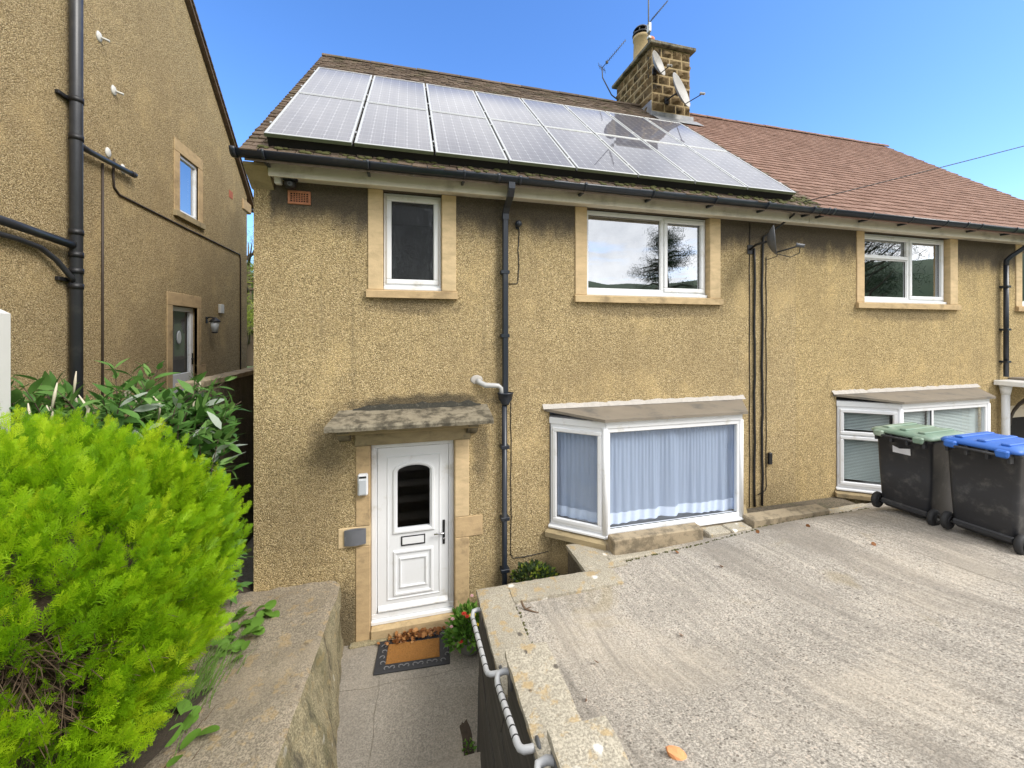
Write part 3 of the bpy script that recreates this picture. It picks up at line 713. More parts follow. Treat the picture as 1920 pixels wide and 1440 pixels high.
ROOF = R(42.2); RE = (-.40, 5.258); RT = math.tan(ROOF); RIDGE_Y = 3.6
def roofp(x, s, off=0.): return (x, RE[0]+s*math.cos(ROOF)-off*math.sin(ROOF), RE[1]+s*math.sin(ROOF)+off*math.cos(ROOF))
RLEN = (RIDGE_Y-RE[0])/math.cos(ROOF)
ROOF_ROT = Matrix(((1, 0, 0), (0, math.cos(ROOF), -math.sin(ROOF)), (0, math.sin(ROOF), math.cos(ROOF))))
def tile_unit():
    mb = MB(); w, l, t = .163, .24, .017
    mb.box(-w/2+.0025, w/2-.0025, 0, l, 0, t, .003); return mb
def make_roof(house, x0, x1, mat, seed, gauge=.115, jitter=1.):
    rnd = random.Random(seed)
    # boarded deck with its back slope and underside
    dk = MB(); ze = RE[1]-.03; zr = ze+(RIDGE_Y-RE[0])*RT; yb = 2*RIDGE_Y-RE[0]
    dk.add([(x, y, z) for x in (x0+.03, x1-.0) for y, z in ((RE[0]+.03, ze), (RIDGE_Y, zr-.02), (yb, ze), (yb, ze-.05), (RIDGE_Y, zr-.1), (RE[0]+.03, ze-.05))],
           [(0, 1, 7, 6), (1, 2, 8, 7), (2, 3, 9, 8), (3, 4, 10, 9), (4, 5, 11, 10), (5, 0, 6, 11), (0, 5, 4, 1), (1, 4, 3, 2), (6, 7, 10, 11), (7, 8, 9, 10)])
    rf = build('roof', dk, mat, house)
    u = tile_unit(); me = bpy.data.meshes.new('tile'); me.from_pydata(u.v, [], u.f); flipfix(me); me.materials.append(M[mat])
    tv = np.array(u.v); tt = []
    for f in u.f:
        for k in range(1, len(f)-1): tt.append((f[0], f[k], f[k+1]))
    mats, locs, cols = [], [], []; row = 0; s = -.02; pitch = .167
    while s < RLEN-.02:
        x = x0+pitch/2 if row % 2 == 0 else x0+pitch/4; half = row % 2 == 1
        while x < x1+.02:
            if x+.06 <= x1+.06:
                tilt = .085+rnd.uniform(-.012, .02)*jitter; tw = rnd.uniform(-.018, .018)*jitter
                Mx = ROOF_ROT @ Matrix.Rotation(-tilt, 3, 'X') @ Matrix.Rotation(tw, 3, 'Z') @ Matrix.Rotation(rnd.uniform(-.02, .02)*jitter, 3, 'Y')
                off = .016+rnd.uniform(0, .005)*jitter
                p = roofp(x+rnd.uniform(-.002, .002), s+rnd.uniform(-.004, .004)*jitter, off)
                if half: Mx = Mx @ Matrix.Diagonal((.49, 1, 1))
                if row < 2:
                    o = bpy.data.objects.new('tile', me); COL.objects.link(o); o.parent = rf
                    o.matrix_local = Matrix.Translation(Vector(p)-Vector(house.location)) @ Mx.to_4x4()
                else:
                    mats.append(np.array(Mx)); locs.append(p); cols.append(rnd.random())
            x += pitch if not half else pitch*.75; half = False
        s += gauge; row += 1
    V, T, C = scatter(tv, tt, np.array(mats), np.array(locs), np.array(cols))
    st = npmesh('tile_field', V, T, mat, C, rf); st['kind'] = 'stuff'
    # ridge tiles
    zr2 = RE[1]+(RIDGE_Y-RE[0])*RT+.012; x = x0
    rd = MB(); L = .45
    def arc(xx, r): return [(xx, RIDGE_Y+r*math.cos(R(a)), zr2-.085+r*math.sin(R(a))) for a in range(15, 166, 15)]
    i = 0
    while x < x1-.05:
        L2 = min(L, x1-x); mb = MB(); r = .125+rnd.uniform(-.004, .006)
        mb.loft([arc(x+.004, r), arc(x+L2-.006, r), arc(x+L2-.006, r-.02), arc(x+.004, r-.02), arc(x+.004, r)], False, False, False)
        build('ridge_tile', mb, mat, rf); x += L2
    return rf
def gutter(house, x0, x1, outlet=None):
    Yc, Zt = -.375, 5.285; r = .062
    def prof(x): return [(x, Yc+r*math.cos(a), Zt-.01+r*1.15*math.sin(a)) for a in np.linspace(math.pi, 2*math.pi, 13)]+[(x, Yc+(r-.006)*math.cos(a), Zt-.01+(r-.006)*1.15*math.sin(a)) for a in np.linspace(2*math.pi, math.pi, 13)]
    mb = MB(); mb.loft([prof(x0), prof(x1)], True, True); gt = build('gutter', mb, 'black_pvc', house)
    return gt, Yc, Zt, r
def gutter_fit(gt, x, w, Yc, Zt, r, name, arm=False):
    mb = MB(); ro = r+.007
    def prof(x_): return [(x_, Yc+ro*math.cos(a), Zt-.008+ro*1.15*math.sin(a)) for a in np.linspace(math.pi*.97, 2.03*math.pi, 13)]+[(x_, Yc+(r+.0012)*math.cos(a), Zt-.008+(r+.0012)*1.15*math.sin(a)) for a in np.linspace(2.03*math.pi, math.pi*.97, 13)]
    mb.loft([prof(x-w/2), prof(x+w/2)], True, True)
    if arm: mb.box(x-w/2, x+w/2, Yc+.03, -.225, Zt-.105, Zt-.07, .003)
    build(name, mb, 'black_pvc', gt)

# ------------------------------------------------------------------ the house with the white door
HX0, PX, HX1 = -1.64, 5.9, 13.44
house = thing('house', 'pebbledashed semi-detached house with white front door and canopy, left half of the pair', 'house', (2.1, 0, -.18))
W1 = (-.455, -.288, .40, .574); W2 = (2.16, 2.33, 4.29, 4.48); W3 = (7.17, 7.34, 9.40, 9.60); W4 = (11.22, 11.40, 13.0, 13.2)
DO = (-.59, -.43, .56, .735)
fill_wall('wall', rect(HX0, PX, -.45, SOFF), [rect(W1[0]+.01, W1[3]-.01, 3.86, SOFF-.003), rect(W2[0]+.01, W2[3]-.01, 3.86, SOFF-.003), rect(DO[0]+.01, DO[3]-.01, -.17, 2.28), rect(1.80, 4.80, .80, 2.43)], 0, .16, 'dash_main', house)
# gable end and back
ge = MB(); zt = RE[1]-.08+(RIDGE_Y-RE[0])*RT
ge.add([(HX0, .001, -.45), (HX0, 7.2, -.45), (HX0, 7.2, 5.1), (HX0, RIDGE_Y, zt-.02), (HX0, .001, 5.50)], [(0, 4, 3, 2, 1)])
ge.add([(HX0, 7.2, -.45), (PX, 7.2, -.45), (PX, 7.2, 5.1), (HX0, 7.2, 5.1)], [(0, 3, 2, 1)])
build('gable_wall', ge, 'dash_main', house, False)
upper_window(house, *W1, [(W1[1], W1[2], None, None, True)], 'glass_obscure', 'white casement window with obscure patterned glass')
upper_window(house, *W2, [(W2[1], 3.56, None, None, False), (3.56, W2[2], None, None, True)], 'glass', 'wide white two-light window')
# eaves
build('fascia', MB().box(-1.435, PX-.002, -.22, -.195, 5.098, 5.285, .006), 'fascia', house)
build('soffit', MB().box(-1.435, PX-.002, -.194, .012, SOFF, SOFF+.014, .002), 'fascia', house)
kn = MB(); kn.prism([(.0, 5.02), (.10, 5.02), (.10, 5.30), (-.24, 5.22), (-.24, 5.19)], -1.66, -1.44, 'x'); build('kneeler_stone', kn, 'stone_dark', house)
rf1 = make_roof(house, -1.63, PX, 'tiles_old', 3, jitter=1.6)
ms_ = MB(); rnd = random.Random(12)
for i in range(420):      # cushions of moss on the eaves courses
    x = rnd.uniform(-1.5, 5.9) if i < 260 else rnd.uniform(2.5, 6.5); s = rnd.uniform(.0, .32); r_ = rnd.uniform(.012, .035)
    p = Vector(roofp(x, s, .035)); mt = Matrix.Translation(p) @ Matrix.Rotation(ROOF, 4, 'X') @ Matrix.Diagonal((1.5, 1, .6, 1))
    if x < PX: ms_.lathe([(r_*.75, -r_*.4), (r_, 0), (r_*.7, r_*.6), (r_*.2, r_*.85)], 7, mtx=mt)
o = build('moss_cushions', ms_, 'moss', rf1); o['kind'] = 'stuff'
gt, gy, gz_, gr = gutter(house, -1.70, PX)
for x in (-1.42, -.42, .62, 2.12, 3.08, 4.05, 4.92, 5.75): gutter_fit(gt, x, .03, gy, gz_, gr, 'bracket', True)
for x in (1.02, 1.28): gutter_fit(gt, x, .045, gy, gz_, gr, 'union')
gutter_fit(gt, -1.685, .05, gy, gz_, gr, 'stop_end')
# square downpipe: swan neck, upper pipe, hopper, lower pipe
DPX = 1.185
dp = build('downpipe', MB().box(DPX-.034, DPX+.034, -.095, -.03, 2.66, 4.92, .008), 'black_pvc', house)
sw = MB()
def sqtube(mb, pts, a):
    rings = []
    for i, p in enumerate(pts): rings.append([(p[0]-a, p[1]-a*.0-.0, p[2]+q) if False else None for q in ()] or [(p[0]+sx*a, p[1]+sy*a, p[2]) for sx, sy in ((-1, -1), (1, -1), (1, 1), (-1, 1))])
    mb.loft(rings, True, False)
sqtube(sw, [(DPX, -.37, 5.235), (DPX, -.37, 5.14), (DPX, -.30, 5.06), (DPX, -.12, 4.98), (DPX, -.0625, 4.93), (DPX, -.0625, 4.86)], .038); build('swan_neck', sw, 'black_pvc', dp)
hp = MB(); hp.loft([[(DPX+a*math.cos(t), -.075+a*.8*math.sin(t), z) for t in np.linspace(0, 2*math.pi, 16, endpoint=False)] for a, z in ((.045, 2.53), (.05, 2.545), (.085, 2.60), (.098, 2.67), (.104, 2.672), (.104, 2.685), (.09, 2.685), (.085, 2.66))], True, True); build('hopper', hp, 'black_pvc', dp)
build('lower_pipe', MB().tube([(DPX-.01, -.065, 2.55), (DPX-.01, -.065, .0), (DPX-.01, -.075, -.2)], .034, 12), 'black_pvc', dp)
for z in (4.2, 3.4, 2.0, 1.1, .45):
    c = MB().box(DPX-.06, DPX+.05, -.10 if z > 2.6 else -.103, -.0, z-.022, z+.022, .004); build('pipe_clip', c, 'black_pvc', dp)
wp = MB(); wp.tube([(.84, .02, 2.84), (.86, -.05, 2.82), (.93, -.075, 2.785), (1.03, -.085, 2.78), (1.09, -.085, 2.775), (1.125, -.085, 2.745), (1.13, -.085, 2.66)], [.034, .034, .034, .032, .030, .028, .028], 10); build('waste_pipe', wp, 'upvc_grey', house)
pm = MB(); pm.lathe([(.075, 0), (.06, .006), (.03, .010)], 9, mtx=Matrix.Translation((.83, 0, 2.85)) @ Matrix.Rotation(R(90), 4, 'X') @ Matrix.Diagonal((1.1, .8, 1, 1))); build('mortar_patch', pm, 'mortar', house)
# front door
dr_ = build('door', (lambda m: (frame_rect(m, DO[1]+.002, DO[2]-.002, .0, 2.115, .066, .085, .155, .008), m)[1])(MB()), 'upvc', house)
dr_['label'] = 'white panelled front door with arched glass'
lx0, lx1, lz0, lz1 = -.356, .488, .075, 2.045; ly = .098
gx0, gx1, gz0, gzs = -.125, .262, 1.05, 1.74
def arch(x0, x1, z0, zs, rise, n=14):
    c = (x0+x1)/2; w = (x1-x0)/2
    return [(x0, z0), (x1, z0)]+[(c+w*math.cos(t), zs+rise*math.sin(t)) for t in np.linspace(0, math.pi, n)]
lf = fill_wall('leaf', rect(lx0, lx1, lz0, lz1), [arch(gx0, gx1, gz0, gzs, .075)], ly, .04, 'upvc', dr_)
def ring_mould(poly_o, poly_i, y_face, y_top, name):
    """picture-frame moulding between two outlines, raised from the leaf"""
    n = len(poly_o); mid = [((a+c_)/2, (b+d)/2) for (a, b), (c_, d) in zip(poly_o, poly_i)]
    V = [(a, y_face, b) for a, b in poly_o]+[(a*.4+c_*.6 if False else a, y_top, b) for a, b in [((po[0]*.7+pi[0]*.3), (po[1]*.7+pi[1]*.3)) for po, pi in zip(poly_o, poly_i)]]+[(a, y_top, b) for a, b in [((po[0]*.35+pi[0]*.65), (po[1]*.35+pi[1]*.65)) for po, pi in zip(poly_o, poly_i)]]+[(a, y_face+.012, b) for a, b in poly_i]
    F = [(k*n+i, k*n+(i+1) % n, (k+1)*n+(i+1) % n, (k+1)*n+i) for k in range(3) for i in range(n)]
    mb = MB(); mb.add(V, F); return build(name, mb, 'upvc', dr_)
def arch2(x0, x1, z0, zs, rise, g_): return arch(x0-g_, x1+g_, z0-g_, zs, rise+g_*.9)
ring_mould(arch2(gx0, gx1, gz0, gzs, .075, .062), arch(gx0, gx1, gz0, gzs, .075), ly, ly-.022, 'glazing_surround')
gm = MB(); po = arch(gx0, gx1, gz0, gzs, .075); gm.add([(a, ly+.02, b) for a, b in po], [tuple(range(len(po)))]); build('pane', gm, 'glass_soft', dr_)
for (a, b, c, d, wd, hgt) in ((-.178, .305, .235, .79, .05, .018), (-.105, .232, .325, .70, .035, .016)):
    ring_mould(rect(a, b, c, d), rect(a+wd, b-wd, c+wd, d-wd), ly, ly-hgt, 'moulding')
ring_mould(rect(lx0+.11, lx1-.10, lz0+.125, lz1-.11), rect(lx0+.125, lx1-.115, lz0+.14, lz1-.125), ly, ly-.010, 'stile_bead')
build('weather_bar', (lambda m: (m.prism([(ly-.001, .085), (ly-.035, .09), (ly-.035, .105), (ly-.001, .15)], lx0+.01, lx1-.01, 'x'), m)[1])(MB()), 'upvc', dr_)
lb = MB(); frame_rect(lb, -.083, .205, .838, .955, .013, ly-.012, ly-.0005, .003); build('letterbox_trim', lb, 'iron', dr_)
lb = MB(); lb.box(-.068, .19, ly-.010, ly-.001, .853, .94, .004); build('letterbox_flap', lb, 'upvc', dr_)
hd = MB(); hd.box(.417, .447, ly-.012, ly-.0005, .80, 1.10, .005); hn = build('handle_plate', hd, 'iron', dr_)
lv = MB(); lv.tube([(.432, ly-.01, .955), (.432, ly-.055, .955), (.425, ly-.06, .955), (.31, ly-.06, .957)], .010, 8); build('lever', lv, 'chrome', dr_)
build('lock', MB().lathe([(.011, 0), (.011, .008), (.006, .01)], 12, mtx=Matrix.Translation((.432, ly-.010, .87)) @ Matrix.Rotation(R(90), 4, 'X')), 'chrome', dr_)
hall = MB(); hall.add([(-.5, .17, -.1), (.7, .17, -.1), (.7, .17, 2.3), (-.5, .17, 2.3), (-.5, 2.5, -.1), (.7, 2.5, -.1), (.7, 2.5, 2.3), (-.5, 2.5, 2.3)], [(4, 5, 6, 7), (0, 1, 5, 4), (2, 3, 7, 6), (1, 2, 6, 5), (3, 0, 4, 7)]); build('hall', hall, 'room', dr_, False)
build('threshold', MB().box(DO[1]+.002, DO[2]-.002, .045, .16, -.045, -.001, .006), 'upvc', dr_)
# stone surround: jamb blocks, lintel, step
js = build('door_surround', MB().box(-.60, .75, -.03, .16, 2.118, 2.29, .01), 'stone_dark', house)
for (a, b, z0, z1, m_) in ((DO[0], DO[1], -.17, .945, 'stone'), (DO[0]-.19, DO[1], .948, 1.178, 'stone_clean'), (DO[0], DO[1], 1.181, 2.115, 'stone'), (DO[2], DO[3], -.17, .898, 'stone'), (DO[2], DO[3]+.17, .901, 1.155, 'stone'), (DO[2], DO[3], 1.158, 2.115, 'stone_clean')):
    build('jamb_stone', MB().box(a, b, -.012, .158, z0, z1, .007), m_, js)
build('step_stone', MB().box(DO[1]+.004, DO[2]-.004, -.035, .16, -.165, -.047, .012), 'stone', js)
pl = MB().box(-.66, .80, -.075, .005, -.35, -.150, .02); build('plinth', pl, 'wall_face', js)
# canopy slab
cn = MB(); nx_ = 26; tp, bt = [], []
for i in range(nx_):
    t = i/(nx_-1); j = .012*mn.noise(Vector((t*11, 2, 0))); k = .014*mn.noise(Vector((t*14, 5, 0)))
    xb, xf = -.76+t*1.72, -.845+t*1.80
    tp.append([(xb, .02, 2.545+.3*j), ((xb+xf)/2, -.22, 2.50+j*.5), (xf, -.445+k, 2.452+j*.4), (xf, -.46+k, 2.43), (xf, -.455+k, 2.392+k*.3), ((xb+xf)/2, -.22, 2.40), (xb, .02, 2.42)])
cn.loft(tp, True, False); ca = build('canopy', cn, 'stone_canopy', house); ca['label'] = 'weathered stone slab canopy over the front door'
fl = MB(); V = []; n = 40
for i in range(n+1):
    t = i/n; x = -.62+1.5*t; j = .5+.5*mn.noise(Vector((x*9, 0, 4))); e = smooth(0, .12, t)*smooth(1, .9, t)
    V += [(x, -.03-.05*j*e, 2.53), (x, -.022-.02*j*e, 2.548+.022*e*j), (x, -.002, 2.55+.06*e*(.2+j*.9))]
fl.add(V, [(3*i+k, 3*i+3+k, 3*i+4+k, 3*i+1+k) for i in range(n) for k in (0, 1)], True); build('mortar_fillet', fl, 'moss_dark', ca, False)
for x in (-.70, .76):
    br = MB(); br.prism([(.0, 2.18), (-.10, 2.22), (-.20, 2.31), (-.30, 2.398), (.0, 2.41)], x-.06, x+.06, 'x'); build('canopy_bracket', br, 'stone_canopy', ca)
build('under_slab', MB().box(-.76, .82, -.20, -.001, 2.292, 2.396, .01), 'stone_dark', ca)
b1 = bay(house, 1.80, 2.36, 4.40, 4.80, [[(0, 1, 0, 1, True)], [(0, 1, 0, 1, False)], [(0, 1, 0, 1, False)]], False, 'white bay window with net curtains')
# air brick
ab = MB(); bx0, bx1, bz0, bz1 = -1.30, -1.066, 4.88, 5.03; frame_rect(ab, bx0, bx1, bz0, bz1, .026, -.018, .02, .004)
for i in range(1, 7): x = bx0+.026+(bx1-bx0-.052)*i/7; ab.box(x-.005, x+.005, -.012, .012, bz0+.02, bz1-.02, .001)
for i in range(1, 5): z = bz0+.026+(bz1-bz0-.052)*i/5; ab.box(bx0+.02, bx1-.02, -.011, .013, z-.004, z+.004, .001)
a_ = build('air_brick', ab, 'brick_vent', house); build('vent_back', MB().box(bx0+.01, bx1-.01, -.004, .0, bz0+.01, bz1-.01, .0005), 'dark_void', a_)

# chimney with rock-faced stones
ch = build('chimney', MB().box(5.37, 6.38, 3.03, 4.62, 7.6, 9.97, .01), 'mortar_tan', house); ch['label'] = 'soot-stained stone chimney stack'
stones = []
for q in range(5):
    rr_ = random.Random(q+40); bm = bmesh.new(); bmesh.ops.create_grid(bm, x_segments=4, y_segments=3, size=.5)
    for v in bm.verts:
        e = min(.5-abs(v.co.x), .5-abs(v.co.y)); v.co.z = .02 if e < .02 else rr_.uniform(.45, 1.7)
    ext = bmesh.ops.extrude_edge_only(bm, edges=[e for e in bm.edges if e.is_boundary])
    for v in [x for x in ext['geom'] if isinstance(x, bmesh.types.BMVert)]: v.co.z = -.6
    me = bpy.data.meshes.new('stone'); bm.to_mesh(me); bm.free(); flipfix(me); me.materials.append(M['chim_stone']); stones.append(me)
rnd = random.Random(5); courses = 9; z = 8.08; hgt = (9.96-8.08)/courses
for cidx in range(courses):
    for face in ('front', 'side', 'right'):
        L = 1.01 if face == 'front' else 1.59
        x = 0.; first = True
        while x < L-.01:
            w = rnd.uniform(.24, .36)
            if first and cidx % 2: w *= .55
            first = False
            if L-x-w < .14: w = L-x
            zz = z+hgt/2
            sc_ = (w-.030, hgt-.034, .040); th = rnd.choice(stones)
            if face == 'front': share('stone', th, ch, (5.37+x+w/2, 3.028, zz), (R(90), 0, 0), sc_)
            elif face == 'side': share('stone', th, ch, (5.368, 3.03+x+w/2, zz), (R(90), 0, R(-90)), sc_)
            elif zz > 8.0: share('stone', th, ch, (6.382, 3.03+x+w/2, zz), (R(90), 0, R(90)), sc_)
            x += w
    z += hgt
cp = MB().box(5.27, 6.48, 2.93, 4.72, 9.972, 10.055, .015); build('cap_slab', cp, 'stone_canopy', ch)
mc = MB(); V = []; nx_ = 16
for j in range(12):
    for i in range(nx_):
        x, y = 5.30+1.15*i/(nx_-1), 2.96+1.73*j/11; e = min(i, nx_-1-i, j, 11-j); V.append((x, y, 10.054+(0 if e == 0 else .035+.03*mn.noise(Vector((x*6, y*6, 0))))))
mc.add(V, [(j*nx_+i, j*nx_+i+1, (j+1)*nx_+i+1, (j+1)*nx_+i) for j in range(11) for i in range(nx_-1)], True); build('cap_moss', mc, 'moss', ch, False)
pot = MB(); pot.lathe([(.25, 10.05), (.25, 10.15), (.20, 10.22), (.185, 10.78), (.205, 10.80), (.205, 10.87), (.19, 10.88), (.15, 10.87)], 18, (5.68, 3.95, 0)); pp = build('chimney_pot', pot, 'mortar_tan', ch)
co_ = MB()
for a in range(8): t = a*math.pi/4; co_.tube([(5.68+.18*math.cos(t), 3.95+.18*math.sin(t), 10.86), (5.68+.19*math.cos(t), 3.95+.19*math.sin(t), 11.0), (5.68+.09*math.cos(t), 3.95+.09*math.sin(t), 11.12)], .015, 5)
co_.lathe([(.21, 10.905), (.218, 10.925), (.21, 10.945)], 18, (5.68, 3.95, 0)); co_.lathe([(.20, 11.03), (.15, 11.10), (.03, 11.13)], 16, (5.68, 3.95, 0)); build('pot_cowl', co_, 'iron', pp)
p2 = MB(); p2.lathe([(.16, 10.05), (.15, 10.12), (.13, 10.92), (.155, 10.95), (.155, 11.02), (.11, 11.02)], 16, (6.02, 4.15, 0)); build('chimney_pot', p2, 'terracotta', ch)
ap = MB(); ap.box(5.32, 6.43, 2.965, 3.0, 8.1, 8.46, .006); ap.box(5.318, 5.345, 3.0, 3.7, 8.1, 8.72, .004)
build('lead_flashing', ap, 'lead', ch)
hu = MB(); V = []
for i in range(13):
    x = 5.30+1.16*i/12; V += [Vector(roofp(x, 4.16, .055)), Vector(roofp(x, 4.50, .05)), Vector((x, 3.0, 8.36))]
hu.add(V, [(3*i+k, 3*i+3+k, 3*i+4+k, 3*i+1+k) for i in range(12) for k in (0, 1)]); build('apron_flashing', hu, 'lead', ch, False)

# ------------------------------------------------------------------ the adjoining house
nh = thing('house', 'adjoining pebbledashed house with clean red-brown tiled roof, right half of the pair', 'house', (9.7, 0, -.18))
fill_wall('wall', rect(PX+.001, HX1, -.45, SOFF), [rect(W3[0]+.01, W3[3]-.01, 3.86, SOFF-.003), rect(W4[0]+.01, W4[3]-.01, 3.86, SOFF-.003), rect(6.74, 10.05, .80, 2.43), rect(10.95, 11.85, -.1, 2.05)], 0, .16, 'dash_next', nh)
ge = MB()
ge.add([(HX1, .001, -.45), (HX1, 7.2, -.45), (HX1, 7.2, 5.1), (HX1, RIDGE_Y, zt-.02), (HX1, .001, 5.50)], [(0, 1, 2, 3, 4)])
ge.add([(PX, 7.2, -.45), (HX1, 7.2, -.45), (HX1, 7.2, 5.1), (PX, 7.2, 5.1)], [(0, 3, 2, 1)]); build('gable_wall', ge, 'dash_next', nh, False)
upper_window(nh, *W3, [(W3[1], 8.50, None, 4.70, False), (W3[1], 8.50, 4.70, None, True), (8.50, W3[2], None, None, True)], 'glass', 'white window with a small top light')
upper_window(nh, *W4, [(W4[1], 12.2, None, None, False), (12.2, W4[2], None, None, True)], 'glass', 'white window at the frame edge')
build('fascia', MB().box(PX+.002, 13.5, -.221, -.195, 5.098, 5.285, .006), 'fascia', nh)
build('soffit', MB().box(PX+.002, 13.5, -.194, .012, SOFF, SOFF+.014, .002), 'fascia', nh)
make_roof(nh, PX+.002, 13.50, 'tiles_red', 9, gauge=.155, jitter=.4)
gt2, gy, gz_, gr = gutter(nh, PX+.002, 13.62)
for x in (6.02, 6.9, 7.75, 8.55, 9.4, 10.3, 11.3): gutter_fit(gt2, x, .03, gy, gz_, gr, 'bracket', True)
for x in (6.12, 9.05): gutter_fit(gt2, x, .05, gy, gz_, gr, 'union')
d2 = build('downpipe', MB().tube([(10.80, -.07, 2.62), (10.80, -.07, 4.72)], .036, 12), 'black_pvc', nh)
build('swan_neck', MB().tube([(10.93, -.37, 5.22), (10.93, -.37, 5.13), (10.92, -.34, 5.07), (10.83, -.12, 4.86), (10.80, -.075, 4.79), (10.80, -.07, 4.70)], .038, 12), 'black_pvc', d2)
for z in (4.3, 3.5, 2.9): build('pipe_clip', MB().box(10.745, 10.855, -.115, .0, z-.02, z+.02), 'black_pvc', d2)
bay(nh, 6.74, 7.42, 9.46, 10.05, [[(0, 1, 0, .66, True), (0, 1, .66, 1, True)], [(0, .34, 0, 1, False), (.34, 1, 0, 1, False)], [(0, 1, 0, 1, False)]], True, 'white bay window with venetian blinds')
# porch canopy with white box gutter and pipe
po_ = build('porch', MB().box(10.98, 12.6, -.95, -.01, 2.53, 2.60, .01), 'bay_roof', nh); po_['label'] = 'shallow porch canopy on curved brackets'
build('porch_gutter', MB().box(10.56, 12.6, -1.04, -.955, 2.46, 2.56, .006).box(10.56, 10.975, -.95, -.012, 2.47, 2.56, .01), 'upvc', po_)
build('porch_pipe', MB().tube([(10.72, -.10, .7), (10.72, -.10, 2.46)], .055, 14).tube([(10.72, -.10, 2.30), (10.72, -.10, 2.46)], [.06, .085], 14).tube([(10.72, -.10, 1.3), (10.72, -.10, 1.36)], .068, 14), 'upvc', po_)
for x in (11.02, 12.5):
    bb = MB(); arcp = [(-.02-.8*(1-math.cos(t)), 1.75+.75*math.sin(t)) for t in np.linspace(0, 1.45, 9)]
    bb.loft([[(x-.035, y, z), (x+.035, y, z), (x+.035, y+.0, z-.07), (x-.035, y+.0, z-.07)] for y, z in arcp], True, False); build('porch_bracket', bb, 'wood_dark', po_)
pd = MB(); frame_rect(pd, 10.955, 11.845, -.09, 2.045, .07, .06, .12); pd.box(11.03, 11.77, .075, .11, -.02, 1.97); dd = build('door', pd, 'cream', nh)
build('pane', MB().box(11.12, 11.68, .068, .076, 1.0, 1.8), 'dark_void', dd)

# ------------------------------------------------------------------ the neighbour's gable on the left
LX = -3.65
lh = thing('house', 'pebbledashed gable end of the higher house with grey soil pipe', 'house', (-7, 1.8, 1.5))
EY, RYL = 5.65, 1.85; ZE = 6.62; ZR = ZE+(EY-RYL)*math.tan(R(42))
lw = (2.67, 2.84, 3.36, 3.53); ld = (2.60, 3.36)
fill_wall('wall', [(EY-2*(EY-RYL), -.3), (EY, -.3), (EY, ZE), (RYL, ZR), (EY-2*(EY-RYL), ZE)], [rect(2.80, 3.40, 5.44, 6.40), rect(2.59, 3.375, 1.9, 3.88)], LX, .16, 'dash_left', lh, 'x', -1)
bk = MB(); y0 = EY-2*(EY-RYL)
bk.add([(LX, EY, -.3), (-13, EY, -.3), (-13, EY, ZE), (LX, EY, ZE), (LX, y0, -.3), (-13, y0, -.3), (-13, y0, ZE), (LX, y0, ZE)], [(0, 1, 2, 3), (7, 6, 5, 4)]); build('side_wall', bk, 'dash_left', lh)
rl = MB(); sn, cs_ = math.sin(R(42)), math.cos(R(42))
for sgn in (1, -1):
    e = (RYL+sgn*(EY-RYL+.28), ZE-.28*math.tan(R(42))); rl.add([(x, y, z+dz_) for x in (LX+.075, -13) for (y, z) in (e, (RYL, ZR)) for dz_ in (.03, .12)], [(0, 2, 3, 1), (4, 5, 7, 6), (1, 3, 7, 5), (0, 4, 6, 2), (0, 1, 5, 4), (2, 6, 7, 3)])
lr = build('roof', rl, 'tiles_old', lh)
s = 0.
while s < 5.4:
    y, z = EY+.26-s*cs_, ZE-.26*math.tan(R(42))+s*sn+.125
    t = MB().box(LX-.08, LX+.10, -.1, .1, -.012, .012, .004, Matrix.Translation((0, y, z)) @ Matrix.Rotation(-R(42)+.08, 4, 'X')); build('verge_tile', t, 'tiles_old', lr); s += .125
build('gutter', MB().tube([(LX+.10, EY+.26, ZE-.24), (-13, EY+.26, ZE-.24)], .05, 10), 'black_pvc', lh)
build('kneeler_stone', MB().box(LX-.2, LX+.03, EY-.28, EY+.20, ZE-.36, ZE-.12, .02), 'stone', lh)
# its window and door (set in the wall that faces the alley)
def xbox(a0, a1, d0, d1, z0, z1, c=.005): return MB().box(LX-d1, LX-d0, a0, a1, z0, z1, c)
wl = build('window', xbox(2.80, 3.40, .02, .08, 5.44, 5.49), 'upvc', lh)
for a in ((2.80, 2.85, 5.491, 6.35), (3.35, 3.40, 5.491, 6.35), (2.80, 3.40, 6.351, 6.40)): build('frame', xbox(a[0], a[1], .02, .08, a[2], a[3]), 'upvc', wl)
build('pane', MB().add([(LX-.05, 2.84, 5.48), (LX-.05, 3.36, 5.48), (LX-.05, 3.36, 6.36), (LX-.05, 2.84, 6.36)], [(0, 1, 2, 3)]), 'glass', wl)
build('room', MB().box(LX-1.6, LX-.17, 2.3, 3.9, 5.0, 6.45), 'room', wl)
for a in ((2.64, 2.80, 5.43, 6.40), (3.40, 3.56, 5.43, 6.40), (2.64, 3.56, 6.402, 6.60)): build('jamb', xbox(a[0], a[1], -.012, .15, a[2], a[3]), 'stone', wl)
build('sill', xbox(2.62, 3.58, -.05, .15, 5.33, 5.428), 'stone_dark', wl)
dl = build('door', xbox(2.60, 3.37, .06, .12, 3.80, 3.875), 'upvc', lh)
for a in ((2.60, 2.65, 1.9, 3.799), (3.29, 3.37, 1.9, 3.799), (2.651, 3.289, 1.95, 2.75)): build('frame', xbox(a[0], a[1], .06, .12, a[2], a[3]), 'upvc', dl)
build('pane', MB().add([(LX-.09, 2.64, 2.74), (LX-.09, 3.30, 2.74), (LX-.09, 3.30, 3.80), (LX-.09, 2.64, 3.80)], [(0, 1, 2, 3)]), 'glass_soft', dl)
em = MB().lathe([(.085, 0), (.09, .004), (.075, .007)], 14, mtx=Matrix.Translation((LX-.087, 2.97, 3.36)) @ Matrix.Rotation(R(90), 4, 'Y') @ Matrix.Diagonal((1.3, .8, 1, 1))); build('glass_motif', em, 'lamp_glass', dl)
